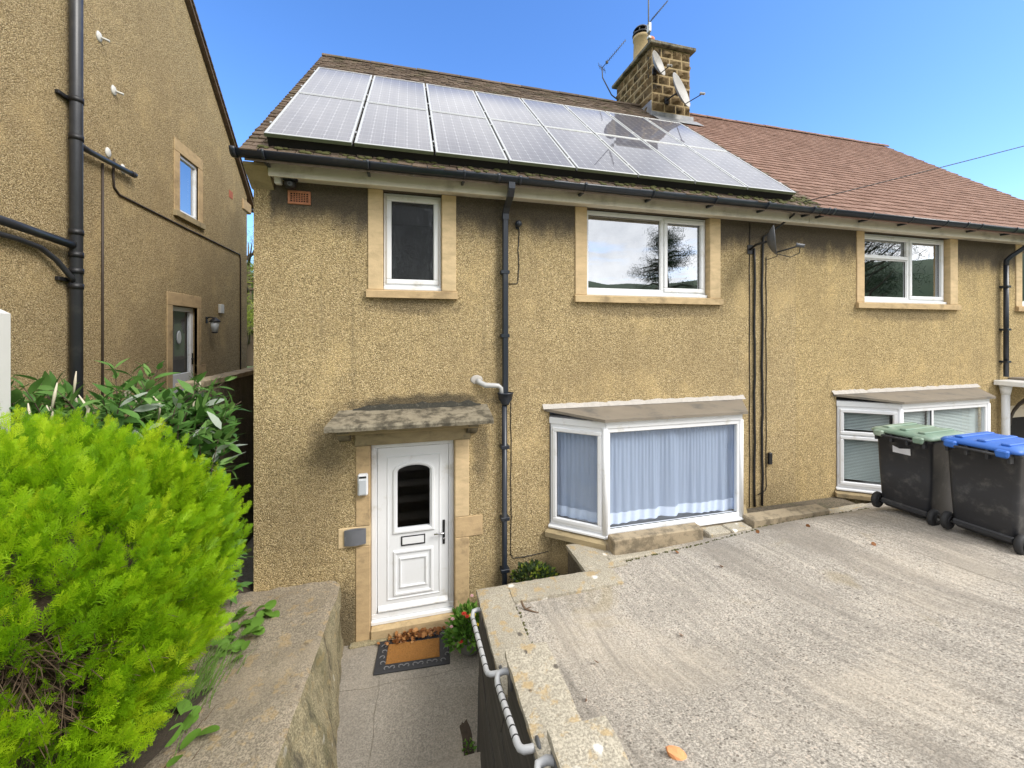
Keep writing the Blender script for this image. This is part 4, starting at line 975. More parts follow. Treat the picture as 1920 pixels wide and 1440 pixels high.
build('room', MB().box(LX-1.8, LX-.14, 2.3, 3.9, 1.9, 3.95), 'room', dl)
for a in ((2.44, 2.59, 1.9, 3.88), (3.375, 3.50, 1.9, 2.70), (3.375, 3.66, 2.702, 2.86), (3.375, 3.50, 2.862, 3.88), (2.44, 3.50, 3.882, 4.09)): build('jamb', xbox(a[0], a[1], -.012, .05, a[2], a[3]), 'stone', dl)
build('handle', MB().box(LX-.06, LX-.045, 3.32, 3.345, 2.88, 3.08).tube([(LX-.03, 3.33, 2.98), (LX-.03, 3.24, 2.98)], .009, 6), 'iron', dl)
# soil pipe and its branches
sx, sy = LX+.085, .555
sp_ = build('soil_pipe', MB().tube([(sx, sy, -.1), (sx, sy, 12)], .055, 18), 'pipe_grey', lh); sp_['label'] = 'grey vertical soil pipe'
for z in (5.60, 6.02, 4.55, 4.30, 4.12, 3.95): build('collar', MB().tube([(sx, sy, z-.03), (sx, sy, z+.03)], .062, 18), 'iron', sp_)
for z in (6.02, 4.02): build('clip', MB().box(LX, LX+.04, sy-.16, sy+.10, z-.02, z+.02), 'iron', sp_)
build('branch_pipe', MB().tube([(sx, sy+.03, 5.55), (sx-.02, .75, 5.545), (sx-.02, 1.56, 5.57)], .032, 12).tube([(sx-.02, 1.50, 5.57), (sx-.02, 1.57, 5.572)], .038, 12), 'pipe_grey', sp_)
build('branch_pipe', MB().tube([(sx+.0, -1.2, 4.50), (sx, -.2, 4.45), (sx, .50, 4.40)], .042, 12), 'pipe_grey', sp_)
build('branch_pipe', MB().tube([(sx-.03, -1.2, 4.36), (sx-.03, -.1, 4.33), (sx-.03, .15, 4.30), (sx-.02, .33, 4.20), (sx, .48, 4.05), (sx, .52, 4.0)], .026, 10), 'pipe_grey', sp_)
vb = MB().box(LX-.01, LX+.006, 4.68, 4.86, 6.30, 6.46); build('air_brick', vb, 'brick_red', lh)
for y, z in ((1.03, 7.05), (1.28, 6.54), (1.18, 5.70), (1.45, 5.60)):
    b_ = MB(); b_.lathe([(.07, 0), (.055, .012), (.02, .02)], 9, mtx=Matrix.Translation((LX, y, z)) @ Matrix.Rotation(R(90), 4, 'Y') @ Matrix.Diagonal((1., .75, 1, 1)))
    if z > 6: b_.tube([(LX, y, z), (LX+.09, y+.03, z-.02)], .014, 6)
    build('wall_fixing', b_, 'white_box', lh)

# ------------------------------------------------------------------ solar panels
ords = ['first', 'second', 'third', 'fourth', 'fifth', 'sixth', 'seventh', 'last']
PW, PL, PITCH = .826, 1.70, .8525
def make_panel():
    t = bpy.data.objects.new('solar_panel', None); COL.objects.link(t)
    fr = MB(); w = .028; d = .04
    fr.box(-PW/2, PW/2, 0, w, 0, d, .003); fr.box(-PW/2, PW/2, PL-w, PL, 0, d, .003); fr.box(-PW/2, -PW/2+w, w, PL-w, .0005, d-.0005, .003); fr.box(PW/2-w, PW/2, w, PL-w, .0005, d-.0005, .003)
    o = build('frame', fr, 'panel_frame'); o.parent = t
    es = build('mossy_edge', MB().box(-PW/2, PW/2, -.004, -.0005, .001, d-.003, .001), 'panel_edge'); es.parent = t
    me = bpy.data.meshes.new('cells'); a, b = PW/2-w+.002, PL-w+.002
    me.from_pydata([(-a, w-.002, d-.006), (a, w-.002, d-.006), (a, b, d-.006), (-a, b, d-.006)], [], [(0, 1, 2, 3)])
    uv = me.uv_layers.new(name='UVMap'); 
    for i, c in enumerate(((0, 0), (1, 0), (1, 1), (0, 1))): uv.data[i].uv = c
    me.materials.append(M['solar']); c = bpy.data.objects.new('cells', me); COL.objects.link(c); c.parent = t
    bk = build('backsheet', MB().box(-a, a, w, PL-w, .012, .02, .001), 'dark_void'); bk.parent = t
    return t
proto = make_panel(); pidx = 0
def clone(root, loc, rot=None, rz=None, scale=None):
    r = root.copy(); COL.objects.link(r); r.location = loc
    if rot is not None: r.rotation_euler = rot
    if rz is not None: r.rotation_euler = (0, 0, rz)
    if scale: r.scale = scale
    for ch_ in root.children:
        c = ch_.copy(); COL.objects.link(c); c.parent = r
        for g_ in ch_.children: d = g_.copy(); COL.objects.link(d); d.parent = c
    return r
PX0 = -1.405
for row in range(2):
    for k in range(8):
        loc = roofp(PX0+PITCH*k+PW/2, .10+row*(PL+.018), .13)
        o = proto if pidx == 0 else clone(proto, loc); o.location = loc; o.rotation_euler = (ROOF, 0, 0)
        nm = 'first from the left' if k == 0 else ('last at the right end' if k == 7 else ords[k]+' from the left')
        tag(o, f'grey solar panel in the {"lower" if row == 0 else "upper"} row on the roof, {nm}', 'solar panel', 'solar panels on the roof'); pidx += 1
sk = MB(); mtk = Matrix.Translation(Vector(roofp(PX0, .13, .0))) @ Matrix.Rotation(ROOF, 4, 'X'); sk.box(.01, 8*PITCH-.02, -.004, .004, .02, .135, .001, mtk); build('panel_gap_shade', sk, 'dark_void', house)  # black strip added in place of the shade under the panel edge
# clamps on their rails
for row in range(2):
    for s_ in (.35, 1.4):
        rl_ = MB(); a = Vector(roofp(PX0-.02, .10+row*(PL+.018)+s_, .105)); mt = Matrix.Translation(a) @ Matrix.Rotation(ROOF, 4, 'X')
        rl_.box(0, 8*PITCH+.02, -.02, .02, -.02, .02, .003, mt); build('panel_rail', rl_, 'galv', house)
        for k in range(9):
            cl = MB(); mt2 = Matrix.Translation(Vector(roofp(PX0+PITCH*k-.0135, .10+row*(PL+.018)+s_, .150))) @ Matrix.Rotation(ROOF, 4, 'X'); cl.box(-.010, .010, -.02, .02, .0, .022, .002, mt2); build('panel_clamp', cl, 'steel', house)

# ------------------------------------------------------------------ dishes, aerials, cables, lamps
def dish(label, loc, face, dia, mat, base, arm=.38, tilt=R(5)):
    t = thing('satellite_dish', label, 'satellite dish', base)
    f = Vector((face[0], face[1], 0)).normalized(); f = Vector((f.x*math.cos(tilt), f.y*math.cos(tilt), math.sin(tilt)))
    q = f.to_track_quat('Z', 'Y').to_matrix().to_4x4(); mt = Matrix.Translation(loc) @ q
    r = dia/2; prof = [(.01, 0), (r*.35, .012), (r*.7, .045), (r*.97, .088), (r, .094), (r, .088), (r*.97, .078), (r*.7, .035), (r*.35, .002), (.01, -.01)]
    mb = MB(); mb.loft([[mt @ Vector((rr*math.cos(a), rr*1.12*math.sin(a), z)) for a in np.linspace(0, 2*math.pi, 28, endpoint=False)] for rr, z in prof], True, True); build('reflector', mb, mat, t)
    low = mt @ Vector((0, -r*.95, .06)) if (mt @ Vector((0, -r, 0))).z < (mt @ Vector((0, r, 0))).z else mt @ Vector((0, r*.95, .06))
    foc = mt @ Vector((0, 0, arm)); foc.z = low.z+.07
    build('feed_arm', MB().tube([low, foc], .011, 6), 'cable', t)
    d = (Vector(loc)-foc).normalized()
    build('feed_horn', MB().tube([foc-d*.05, foc+d*.03, foc+d*.05], [.026, .026, .036], 10), mat, t)
    bk = mt @ Vector((0, 0, -.02)); bs = Vector(base)
    build('bracket', MB().tube([bk, bk*.4+Vector((bs.x, bs.y, bk.z))*.6-f*.0, bs], .018, 8).box(bs.x-.05, bs.x+.05, bs.y-.012, bs.y+.02, bs.z-.07, bs.z+.07), 'iron', t)
    return foc
FACE = (.50, -.866)
foc = dish('dark grey satellite dish on the front wall above the black cables', (5.0, -.33, 4.75), (.66, -.75), .38, 'dish_grey', (5.02, -.0, 4.70))
dish('small pale satellite dish on the left corner of the chimney', (5.34, 2.86, 9.40), FACE, .52, 'dish_pale', (5.40, 2.98, 9.36), .34, R(14))
dish('large pale satellite dish on the chimney front above the red roof', (5.80, 2.70, 8.78), FACE, .74, 'dish_pale', (5.72, 2.98, 8.74), .55, R(16))
def aerial(label, mast, boom0, boom1, nel, base, refl=True):
    t = thing('tv_aerial', label, 'aerial', base)
    build('mast', MB().tube(mast, .016, 8), 'rail_dark', t)
    a, b = Vector(boom0), Vector(boom1); d = (b-a).normalized(); sd_ = d.cross(Vector((0, 0, 1))).normalized(); up = sd_.cross(d)
    bo = build('boom', MB().tube([a, b], .010, 6), 'rail_dark', t)
    el = MB()
    for i in range(nel):
        p = a+(b-a)*(.18+.8*i/(nel-1)); L = .085-.03*i/nel
        el.tube([p-sd_*L, p+sd_*L], .0045, 4)
    build('elements', el, 'rail_dark', bo)
    if refl:
        rm = MB()
        for k in range(5): z_ = (k-2)*.055; rm.tube([a+d*.0+up*z_-sd_*.13, a+up*z_+sd_*.13], .005, 4)
        rm.tube([a-up*.13, a+up*.13], .007, 4); rm.box(a.x+d.x*.18-.03, a.x+d.x*.18+.03, a.y+d.y*.18-.025, a.y+d.y*.18+.025, a.z+d.z*.18-.03, a.z+d.z*.18+.03); build('reflector', rm, 'rail_dark', bo)
aerial('slim yagi aerial leaning out from the back left corner of the chimney', [(5.36, 4.60, 9.65), (5.22, 4.62, 9.75), (4.95, 4.6, 10.15), (4.93, 4.6, 10.42)], (4.93, 4.6, 10.40), (5.42, 4.25, 10.98), 12, (5.36, 4.6, 9.6))
aerial('tall aerial on a mast rising from the chimney top', [(5.36, 3.15, 9.3), (5.36, 3.15, 10.9), (5.36, 3.15, 11.5)], (5.32, 3.12, 10.52), (5.76, 3.0, 11.05), 12, (5.36, 3.15, 9.3), False)
build('mast_clamp', MB().box(5.33, 5.39, 3.08, 3.18, 10.35, 10.55).box(5.325, 5.395, 3.09, 3.17, 10.2, 10.25), 'white_box', bpy.data.objects['tv_aerial.001'])

def cable(label, pts, r, mat='cable', n=6, name='cable'):
    o = build(name, MB().tube(pts, r, n), mat); return tag(o, label, 'cable')
def wob(x, y, z0, z1, k, amp=.006, seed=0):
    return [(x+amp*math.sin(i*1.3+seed)+amp*.6*math.sin(i*2.9+seed*2), y, z0+(z1-z0)*i/k) for i in range(k+1)]
cable('thick black cable running down the wall from the dish, right one', [(5.55, -.30, 5.30), (5.56, -.26, 5.20), (5.47, -.14, 5.08), (5.36, -.06, 4.98)]+[(5.25, -.02, 4.9)]+wob(5.235, -.018, 4.6, .80, 16, .007, 2), .016)
cable('thick black cable running down the wall from the dish, left one', wob(5.09, -.018, 4.72, .80, 16, .006, 5), .018)
cable('thin black cable on the wall left of the thick pair', wob(5.01, -.008, 5.1, .80, 18, .004, 7), .006)
cable('thin black cable on the wall right of the thick pair', wob(5.32, -.008, 4.6, 1.08, 18, .005, 9)+[(5.30, -.008, 1.02), (5.24, -.012, 1.0), (5.16, -.012, .97)], .006)
cable('thin looped cable hanging below the dish feed', [tuple(foc), tuple(foc+Vector((.02, .03, -.10))), tuple(foc+Vector((-.08, .08, -.15))), tuple(foc+Vector((-.22, .15, -.10))), (5.42, -.1, 4.60), (5.30, -.02, 4.55)], .006)
jb = build('junction_box', MB().box(5.345, 5.405, -.045, -.002, 1.42, 1.60, .008), 'cable'); tag(jb, 'small black junction box on the wall right of the cables', 'junction box')
cable('thin black cable beside the square downpipe turning along the wall', wob(1.275, -.006, 2.55, .60, 12, .004, 3)+[(1.30, -.006, .55), (1.45, -.006, .545), (1.78, -.006, .57)], .005)
cable('thin black cable hanging below the small wall sensor', [(1.37, -.02, 4.80)]+wob(1.375, -.006, 4.72, 4.12, 8, .006, 1)+[(1.36, -.006, 4.07), (1.25, -.006, 4.06)], .006)
wp_ = []
a, b = Vector((5.62, -.36, 5.36)), Vector((24, -2.6, 10.7))
for i in range(25): t = i/24; q = a.lerp(b, t); q.z -= 1.2*t*(1-t)*.35; wp_.append(tuple(q))
cable('thin overhead wire slanting up across the red roof from the gutter', wp_, .007, 'cable', 5, 'overhead_wire')
cable('thin brown cable clipped diagonally along the left gable', [(LX+.012, 1.27, 5.66), (LX+.012, 1.25, 5.45), (LX+.012, 1.27, 5.30), (LX+.012, 1.36, 5.235), (LX+.012, 3.0, 5.21), (LX+.012, 5.20, 5.19), (LX+.012, 5.24, 5.1), (LX+.012, 5.25, 2.0)], .014, 'cable_brown')
cable('thin brown vertical cable on the left gable beside the soil pipe', [(LX+.012, 1.07, 5.52), (LX+.012, 1.07, 4.0), (LX+.012, 1.07, 1.8)], .013, 'cable_brown')
cl = MB()
def sensor():
    t = thing('wall_sensor', 'small black round sensor on the wall right of the downpipe', 'sensor', (1.36, 0, 4.82))
    build('head', MB().lathe([(.03, -.02), (.042, 0), (.042, .04), (.03, .065), (.01, .07)], 16, mtx=Matrix.Translation((1.36, -.03, 4.825)) @ Matrix.Rotation(R(90), 4, 'X')), 'black_pvc', t)
    build('base', MB().box(1.335, 1.385, -.02, -.001, 4.77, 4.84, .006), 'black_pvc', t)
sensor()
t = thing('security_camera', 'black dome security camera under the soffit above the air brick', 'security camera', (-1.25, -.10, SOFF))
build('mount', MB().lathe([(.075, 0), (.075, -.02), (.06, -.03)], 18, (-1.25, -.10, SOFF-.001)), 'black_pvc', t)
build('ball', MB().lathe([(.02, -.115), (.05, -.10), (.062, -.07), (.055, -.03), (.03, -.02)], 18, (-1.25, -.10, SOFF)), 'iron', t)
build('lens', MB().lathe([(.026, 0), (.026, .006), (.020, .008), (.018, .002)], 16, mtx=Matrix.Translation((-1.24, -.155, SOFF-.075)) @ Matrix.Rotation(R(100), 4, 'X')), 'rail_dark', t)
jb = build('junction_box', MB().box(-1.405, -1.335, -.13, -.06, SOFF-.075, SOFF-.001, .01), 'white_box'); tag(jb, 'small white junction box under the soffit beside the dome camera', 'junction box')
t = thing('wall_light', 'white bulkhead light on the left stone door jamb', 'wall light', (-.505, -.012, 1.68))
build('case', MB().box(-.562, -.450, -.075, -.0125, 1.555, 1.805, .014), 'upvc', t); build('diffuser', MB().box(-.545, -.467, -.088, -.076, 1.575, 1.74, .008), 'lamp_glass', t); build('sensor_strip', MB().box(-.545, -.467, -.082, -.076, 1.762, 1.782, .003), 'iron', t)
t = thing('key_box', 'dark grey bowed plate on the jamb stone left of the door', 'plaque', (-.59, -.012, 1.07))
kb = MB(); kb.loft([[(-.71+.235*i/10, -.013-.045*math.sin(math.pi*(.12+.76*i/10)), z) for i in range(11)] for z in (.985+.0, .99, 1.15, 1.155)], False, True, False)
kb.prism([(-.71+.235*i/10, 1.155+.012*math.sin(math.pi*i/10)) for i in range(11)]+[(-.475-.235*i/10, .985-.012*math.sin(math.pi*i/10)) for i in range(11)], -.03, -.0125, 'y')
build('plate', kb, 'plaque', t)
for x in (-.692, -.495): build('screw_cap', MB().box(x-.009, x+.009, -.034, -.029, 1.045, 1.09, .003), 'white_box', t)
t = thing('wall_lantern', 'black lantern on the left gable beside the white door', 'wall lantern', (LX, 3.68, 3.6))
ly_ = 3.70; lx_ = LX+.14
build('bracket', MB().box(LX, LX+.015, ly_-.03, ly_+.03, 3.62, 3.74).tube([(LX, ly_, 3.70), (LX+.06, ly_, 3.735), (lx_, ly_, 3.72)], .012, 6), 'iron', t)
build('cage', MB().lathe([(.02, 3.73), (.095, 3.66), (.10, 3.645), (.085, 3.645)], 6, (lx_, ly_, 0)).lathe([(.055, 3.44), (.055, 3.455), (.03, 3.43)], 6, (lx_, ly_, 0)), 'iron', t)
build('glass', MB().lathe([(.05, 3.455), (.08, 3.645)], 6, (lx_, ly_, 0)), 'lamp_glass', t)
jb = build('alarm_box', MB().box(LX, LX+.05, 4.18, 4.34, 3.83, 4.01, .01), 'white_box'); tag(jb, 'small white box on the left gable right of the lantern', 'alarm box')

# ------------------------------------------------------------------ walls, rails and kerbs
def coping_stone(parent, x0, x1, y0, y1, z, th, seed, mat='coping'):
    """worn slab, edges nibbled"""
    bm = bmesh.new(); nx_, ny_ = max(2, int((x1-x0)/.05)), max(2, int((y1-y0)/.05)); V = {}
    def P(i, j, k):
        x = x0+(x1-x0)*i/nx_; y = y0+(y1-y0)*j/ny_; e = i in (0, nx_) or j in (0, ny_)
        q = Vector((x*7+seed, y*7, k))
        if e: x += .008*mn.noise(q*1.7); y += .008*mn.noise(q*1.7+Vector((9, 0, 0)))
        zz = z+.005*mn.noise(q*.8)-(.008+.008*mn.noise(q*2) if e else 0) if k == 1 else z-th
        return (x, y, zz)
    mb = MB(); V = [P(i, j, 1) for j in range(ny_+1) for i in range(nx_+1)]; n = nx_+1
    mb.add(V, [(j*n+i, j*n+i+1, (j+1)*n+i+1, (j+1)*n+i) for j in range(ny_) for i in range(nx_)], True)
    per = [(i, 0) for i in range(nx_)]+[(nx_, j) for j in range(ny_)]+[(i, ny_) for i in range(nx_, 0, -1)]+[(0, j) for j in range(ny_, 0, -1)]
    S = [P(i, j, 1) for i, j in per]+[P(i, j, 0) for i, j in per]; m_ = len(per)
    mb.add(S, [(k, k+m_, (k+1) % m_+m_, (k+1) % m_) for k in range(m_)]); mb.add([P(i, j, 0) for i, j in per], [tuple(range(m_))])
    return build('coping_stone', mb, mat, parent, True)
rw = thing('retaining_wall', 'dark boarded retaining wall stepping up beside the path, pale lichen-spotted coping', 'wall', (.85, -2, -.2))
def face_x(y, z):      # battered face towards the path
    base = interp([(-3.2, .40), (-1.8, .515), (-.88, .70)], y); top = .705
    zt = 1.0; return base+(top-base)*min(1, max(0, (z+.2)/zt))
def zone_top(y): return .745 if y > -2.13 else (1.085 if y > -3.05 else (1.385 if y > -4.0 else 1.75))
for (ya, yb, zt_) in ((-.885, -2.13, .745), (-2.132, -3.05, 1.085), (-3.052, -4.0, 1.385), (-4.002, -5.4, 1.75)):
    nb = 5; hb = (zt_+.3)/nb
    for k in range(nb):           # boards
        z0, z1 = -.3+hb*k, -.3+hb*(k+1)-.006; V = []; n = 14
        for i in range(n+1):
            y = ya+(yb-ya)*i/n; j = .006*mn.noise(Vector((y*3, k*5, ya)))
            x0_, x1_ = face_x(y, z0)+j+.006*(k % 2), face_x(y, z1)+j+.006*(k % 2)
            V += [(x0_, y, z0), (x1_, y, z1), (x1_+.04, y, z1), (x0_+.04, y, z0)]
        mb = MB(); mb.loft([V[4*i:4*i+4] for i in range(n+1)], True, False); build('board', mb, 'board', rw)
    core = MB(); core.box(.76, .985, yb, ya-.004, -.3, zt_-.004, .003); build('core', core, 'wall_dark', rw)
build('board', MB().box(.72, .76, -2.128, -2.09, .805, 1.083, .002), 'board', rw)
coping_stone(rw, .68, 1.005, -2.125, -.88, .80, .055, 1)
coping_stone(rw, .68, 1.0, -3.045, -2.13, 1.14, .055, 2)
coping_stone(rw, .68, 1.0, -4.0, -3.05, 1.44, .055, 3)
coping_stone(rw, .68, 1.0, -5.4, -4.005, 1.80, .055, 4)
# return wall and jog towards the bay
build('return_face', MB().box(.72, 2.42, -.93, -.885, -.3, .744, .004), 'wall_dark', rw)
build('jog_face', MB().box(1.93, 1.97, -.884, -.30, -.3, .744, .004), 'wall_dark', rw)
build('jog_core', MB().box(1.975, 2.42, -.88, -.30, -.3, .735, .004), 'wall_dark', rw)
build('return_core', MB().box(1.0, 2.42, -1.15, -.935, .2, .735, .004), 'wall_dark', rw)
coping_stone(rw, 1.012, 2.215, -1.165, -.878, .80, .055, 5)
coping_stone(rw, 1.905, 2.43, -.872, -.30, .80, .055, 6)

def handrail(label, y0, z0, y1, z1):
    t = thing('handrail', label, 'handrail', (.70, y0, z0), group='handrails on the path wall')
    xr = .60
    pts = [(.71, y0+.05, z0+.03), (.66, y0+.07, z0+.028), (.615, y0+.065, z0+.022), (.602, y0+.03, z0+.008), (xr, y0, z0)]
    for k in range(1, 7): pts.append((xr, y0+(y1-y0)*k/6, z0+(z1-z0)*k/6))
    pts += [(.606, y1-.035, z1+.004), (.625, y1-.055, z1+.008), (.66, y1-.062, z1+.012), (.70, y1-.062, z1+.014)]
    build('rail', MB().tube(pts, .021, 14), 'rail_grey', t)
    for k in range(7):
        q = .06+.88*k/6; p = Vector((xr, y0+(y1-y0)*q, z0+(z1-z0)*q)); d = Vector((0, y1-y0, z1-z0)).normalized()
        build('grip_ring', MB().tube([p-d*.005, p+d*.005], .0225, 14), 'rubber', t)
    for (y, z) in ((y0+.05, z0+.03), (y1-.062, z1+.014)):
        build('flange', MB().lathe([(.045, 0), (.045, .012), (.03, .02)], 16, mtx=Matrix.Translation((.712 if y != y0+.05 else .708, y, z)) @ Matrix.Rotation(R(-90), 4, 'Y')), 'rail_dark', t)
        build('wall_plate', MB().box(.69, .712, y-.05, y+.05, z-.10, z+.018, .008), 'rail_dark', t)
handrail('grey handrail nearest the door on the dark path wall', -1.16, .70, -1.84, .76)
handrail('middle grey handrail with black rings on the dark path wall', -2.26, 1.00, -2.76, 1.10)
handrail('grey handrail nearest the camera, cut by the bottom edge', -3.16, 1.30, -3.72, 1.38)

gw = thing('garden_wall', 'broad rough stone-topped garden wall left of the path', 'wall', (-1.1, -2, -.2))
def lw_top(x, y): return .60+.025*fbm(x*2.2, y*2.2, 1)+.012*mn.noise(Vector((x*9, y*9, 3)))-.05*smooth(-.85, -.72, x)*smooth(-.25, -.02, y)
mb = MB(); NY, NX = 70, 22; V = []
for j in range(NY):
    y = -.005-5.3*(j/(NY-1))**1.25
    xe = interp([(-5.4, -.95), (-2.0, -.845), (-.3, -.745), (0, -.76)], y)+.018*fbm(y*2.5, 1.)
    for i in range(NX): x = -1.95+(xe+1.95)*i/(NX-1); V.append((x, y, lw_top(x, y)+(.0 if y > -2.3 else .3*(-2.3-y))-(.025 if i == NX-1 else 0)))
mb.add(V, [(j*NX+i, (j+1)*NX+i, (j+1)*NX+i+1, j*NX+i+1) for j in range(NY-1) for i in range(NX-1)], True); build('top', mb, 'wall_top', gw, False)
mf = MB(); NZ = 16; V2 = []
for j in range(NY):
    top = Vector(V[j*NX+NX-1]); y = top.y; xb = interp([(-5.4, -.5), (-1.41, -.52), (0, -.745)], y)
    for k in range(NZ):
        t_ = k/(NZ-1); z = top.z+(-.32-top.z)*t_; x = top.x+(xb-top.x)*t_**.9
        if k > 0: x += .028*fbm(y*3, z*3, 2)+.012*mn.noise(Vector((y*14, z*14, 0)))
        V2.append((x, y, z))
mf.add(V2, [(j*NZ+k, (j+1)*NZ+k, (j+1)*NZ+k+1, j*NZ+k+1) for j in range(NY-1) for k in range(NZ-1)], True); build('face', mf, 'wall_face', gw, True)
def soilz(x, y): return .57+.75*smooth(-1.7, -3.0, x)+.32*max(0, -1.2-y)+.03*fbm(x*3, y*3)+.3*smooth(-2.2, -3.4, x)
struct(grid('garden_soil', -3.66, -1.50, 40, .25, -5.2, 60, soilz, 'soil'), 'dark soil of the raised garden bed')
struct(grid('alley_floor', -2.2, -1.64, 6, .26, 9, 20, lambda x, y: .45+.02*fbm(x*3, y*3), 'path'), 'narrow concrete alley between the houses')
struct(grid('side_terrace', -3.64, -2.3, 8, .2, 9, 20, lambda x, y: 1.9, 'path'), 'raised terrace beside the left house')
bw = thing('boundary_wall', 'dark boundary wall with pale coping running back between the houses', 'wall', (-2.3, 3, .4))
build('face', MB().box(-2.36, -2.21, .15, 9, .2, 2.83, .01), 'wall_dark', bw)
for k in range(9): coping_stone(bw, -2.42, -2.19, .12+.98*k, .12+.98*k+.972, 2.90, .068, 20+k, 'kerb_stone')
wpst = thing('gate_post', 'white painted post at the left edge behind the leafy shrub', 'post', (-3.3, -1.0, 1.3))
mb = MB(); mb.prism([(-3.62, 1.2), (-3.04, 1.2), (-3.04, 3.585), (-3.10, 3.62), (-3.62, 3.66)], -1.14, -.90, 'y'); build('post', mb, 'white_paint', wpst)

kb_ = thing('kerb', 'row of worn stone kerbs along the house under the bay window', 'kerb', (4, -.5, .7))
rnd = random.Random(3)
def kstone(x0, x1, y0, y1, z0, z1, m_='kerb_stone', sk=0.):
    o = build('kerb_stone', MB().box(x0, x1, y0, y1, z0, z1, .014, Matrix.Rotation(0, 4, 'Z')), m_, kb_); return o
kstone(2.36, 3.62, -.68, -.515, .70, .972); kstone(3.70, 4.02, -.70, -.515, .68, .888, 'coping'); kstone(4.035, 4.36, -.70, -.515, .68, .892, 'coping')
kstone(4.40, 5.72, -.67, -.46, .70, .965, 'kerb_stone'); kstone(5.74, 6.30, -.62, -.40, .66, .835, 'coping'); kstone(6.32, 6.78, -.58, -.36, .66, .82, 'coping'); kstone(6.80, 7.4, -.66, -.58, .66, .83)
kstone(2.25, 4.37, -.785, -.702, .66, .815, 'coping')
build('channel_fill', MB().box(4.38, 6.75, -.42, -.005, .5, .78, .004), 'wall_dark', kb_)
sm_ = MB(); rnd = random.Random(31)
for i in range(160):
    x = rnd.uniform(2.3, 6.5); y = -.795 if x < 4.37 else -.668; r_ = rnd.uniform(.006, .016); sm_.lathe([(r_, -.004), (r_*.9, r_*.4), (r_*.3, r_*.7)], 6, (x, y+rnd.uniform(-.012, .008), dz(x, y)+.003))
for i in range(90):
    y = rnd.uniform(-4.2, -1.2); r_ = rnd.uniform(.005, .014); x = 1.012+rnd.uniform(-.004, .018); sm_.lathe([(r_, -.004), (r_*.9, r_*.4), (r_*.3, r_*.7)], 6, (x, y, dz(x, y)+.003))
o = build('joint_moss', sm_, 'moss'); o['kind'] = 'stuff'; o['label'] = 'small moss cushions in the driveway joints'; o['category'] = 'moss'

# ------------------------------------------------------------------ wheelie bins
def rring(wx, wy, r, z, cx=0, cy=0, n=5):
    P = []
    for k, (sx, sy) in enumerate(((1, 1), (-1, 1), (-1, -1), (1, -1))):
        for i in range(n):
            a = math.pi/2*(k+i/(n-1)); P.append((cx+sx*(wx/2-r)+r*math.cos(a), cy+sy*(wy/2-r)+r*math.sin(a), z))
    return P
def make_bin(label, lidmat, sticker):
    t = thing('wheelie_bin', label, 'bin', group='wheelie bins on the driveway')
    b_ = MB(); b_.loft([rring(.46, .46, .05, .06, -.02), rring(.52, .49, .05, .09, -.02), rring(.60, .535, .05, .55, 0), rring(.66, .565, .045, .985, .02), rring(.70, .60, .045, .99, .02), rring(.70, .60, .045, 1.03, .02), rring(.67, .575, .04, 1.03, .02)], True, True)
    bd = build('body', b_, 'bin_dark', t)
    for z in (.30,): pass
    build('base_bar', MB().box(-.30, -.22, -.24, .24, .09, .16, .015), 'bin_dark', bd)
    build('axle', MB().tube([(-.27, -.33, .105), (-.27, .33, .105)], .012, 8), 'steel', t)
    for s in (-1, 1):
        w = MB(); mt = Matrix.Translation((-.27, s*.285, .105)) @ Matrix.Rotation(R(90), 4, 'X')
        w.lathe([(.02, -.03), (.075, -.03), (.092, -.026), (.103, -.015), (.103, .015), (.092, .026), (.075, .03), (.02, .03)], 26, mtx=mt); wh = build('wheel', w, 'rubber', t)
        build('hub', MB().lathe([(.06, -.032), (.055, -.036), (.02, -.034), (.02, .034), (.055, .036), (.06, .032)], 20, mtx=mt), 'iron', wh)
    # handle bar along the hinge side
    build('handle', MB().tube([(-.365, -.24, 1.0), (-.40, -.24, 1.005), (-.415, -.20, 1.005), (-.415, .20, 1.005), (-.40, .24, 1.005), (-.365, .24, 1.0)], .014, 8), 'bin_dark', t)
    for y in (-.24, -.08, .08, .24): build('lug', MB().box(-.39, -.325, y-.012, y+.012, .93, 1.03, .004), 'bin_dark', t)
    ld_ = MB(); ld_.loft([rring(.78, .63, .06, 1.032, .01), rring(.785, .635, .06, 1.052, .01), rring(.74, .60, .06, 1.075, .01), rring(.60, .48, .06, 1.095, .03), rring(.2, .16, .05, 1.102, .03)], True, True)
    lid = build('lid', ld_, lidmat, t)
    for y in (-.18, .0, .18): build('rib', MB().box(-.30, .30, y-.035, y+.035, 1.085, 1.112, .012), lidmat, lid)
    for y in (-.2, .2): build('hinge', MB().box(-.43, -.35, y-.05, y+.05, .985, 1.06, .014), lidmat, lid)
    if sticker:
        s = MB(); s.add([(-.333+.0, .10, .80), (-.3335, -.10, .80), (-.3345, -.10, .885), (-.3345, .02, .86), (-.3345, .10, .885)], [(0, 1, 2, 3, 4)]); 
        for i, v in enumerate(s.v):
            s.v[i] = (-.3-.0345*((v[2]-.55)/.435)-.004+.0, v[1]*.9, v[2])
        build('sticker', s, 'sticker', t, False)
    return t
BINS = [((6.34, -1.30), R(4), 'dark grey wheelie bin with a green lid and torn sticker', 'bin_green', True), ((6.32, -2.03), R(2), 'dark grey wheelie bin with a blue lid at the right edge', 'bin_blue', False)]
for (x, y), rz, lab, lm_, stk in BINS:
    b_ = make_bin(lab, lm_, stk); b_.location = (x, y, dz(x-.27, y)-.004); b_.rotation_euler = (0, 0, rz)

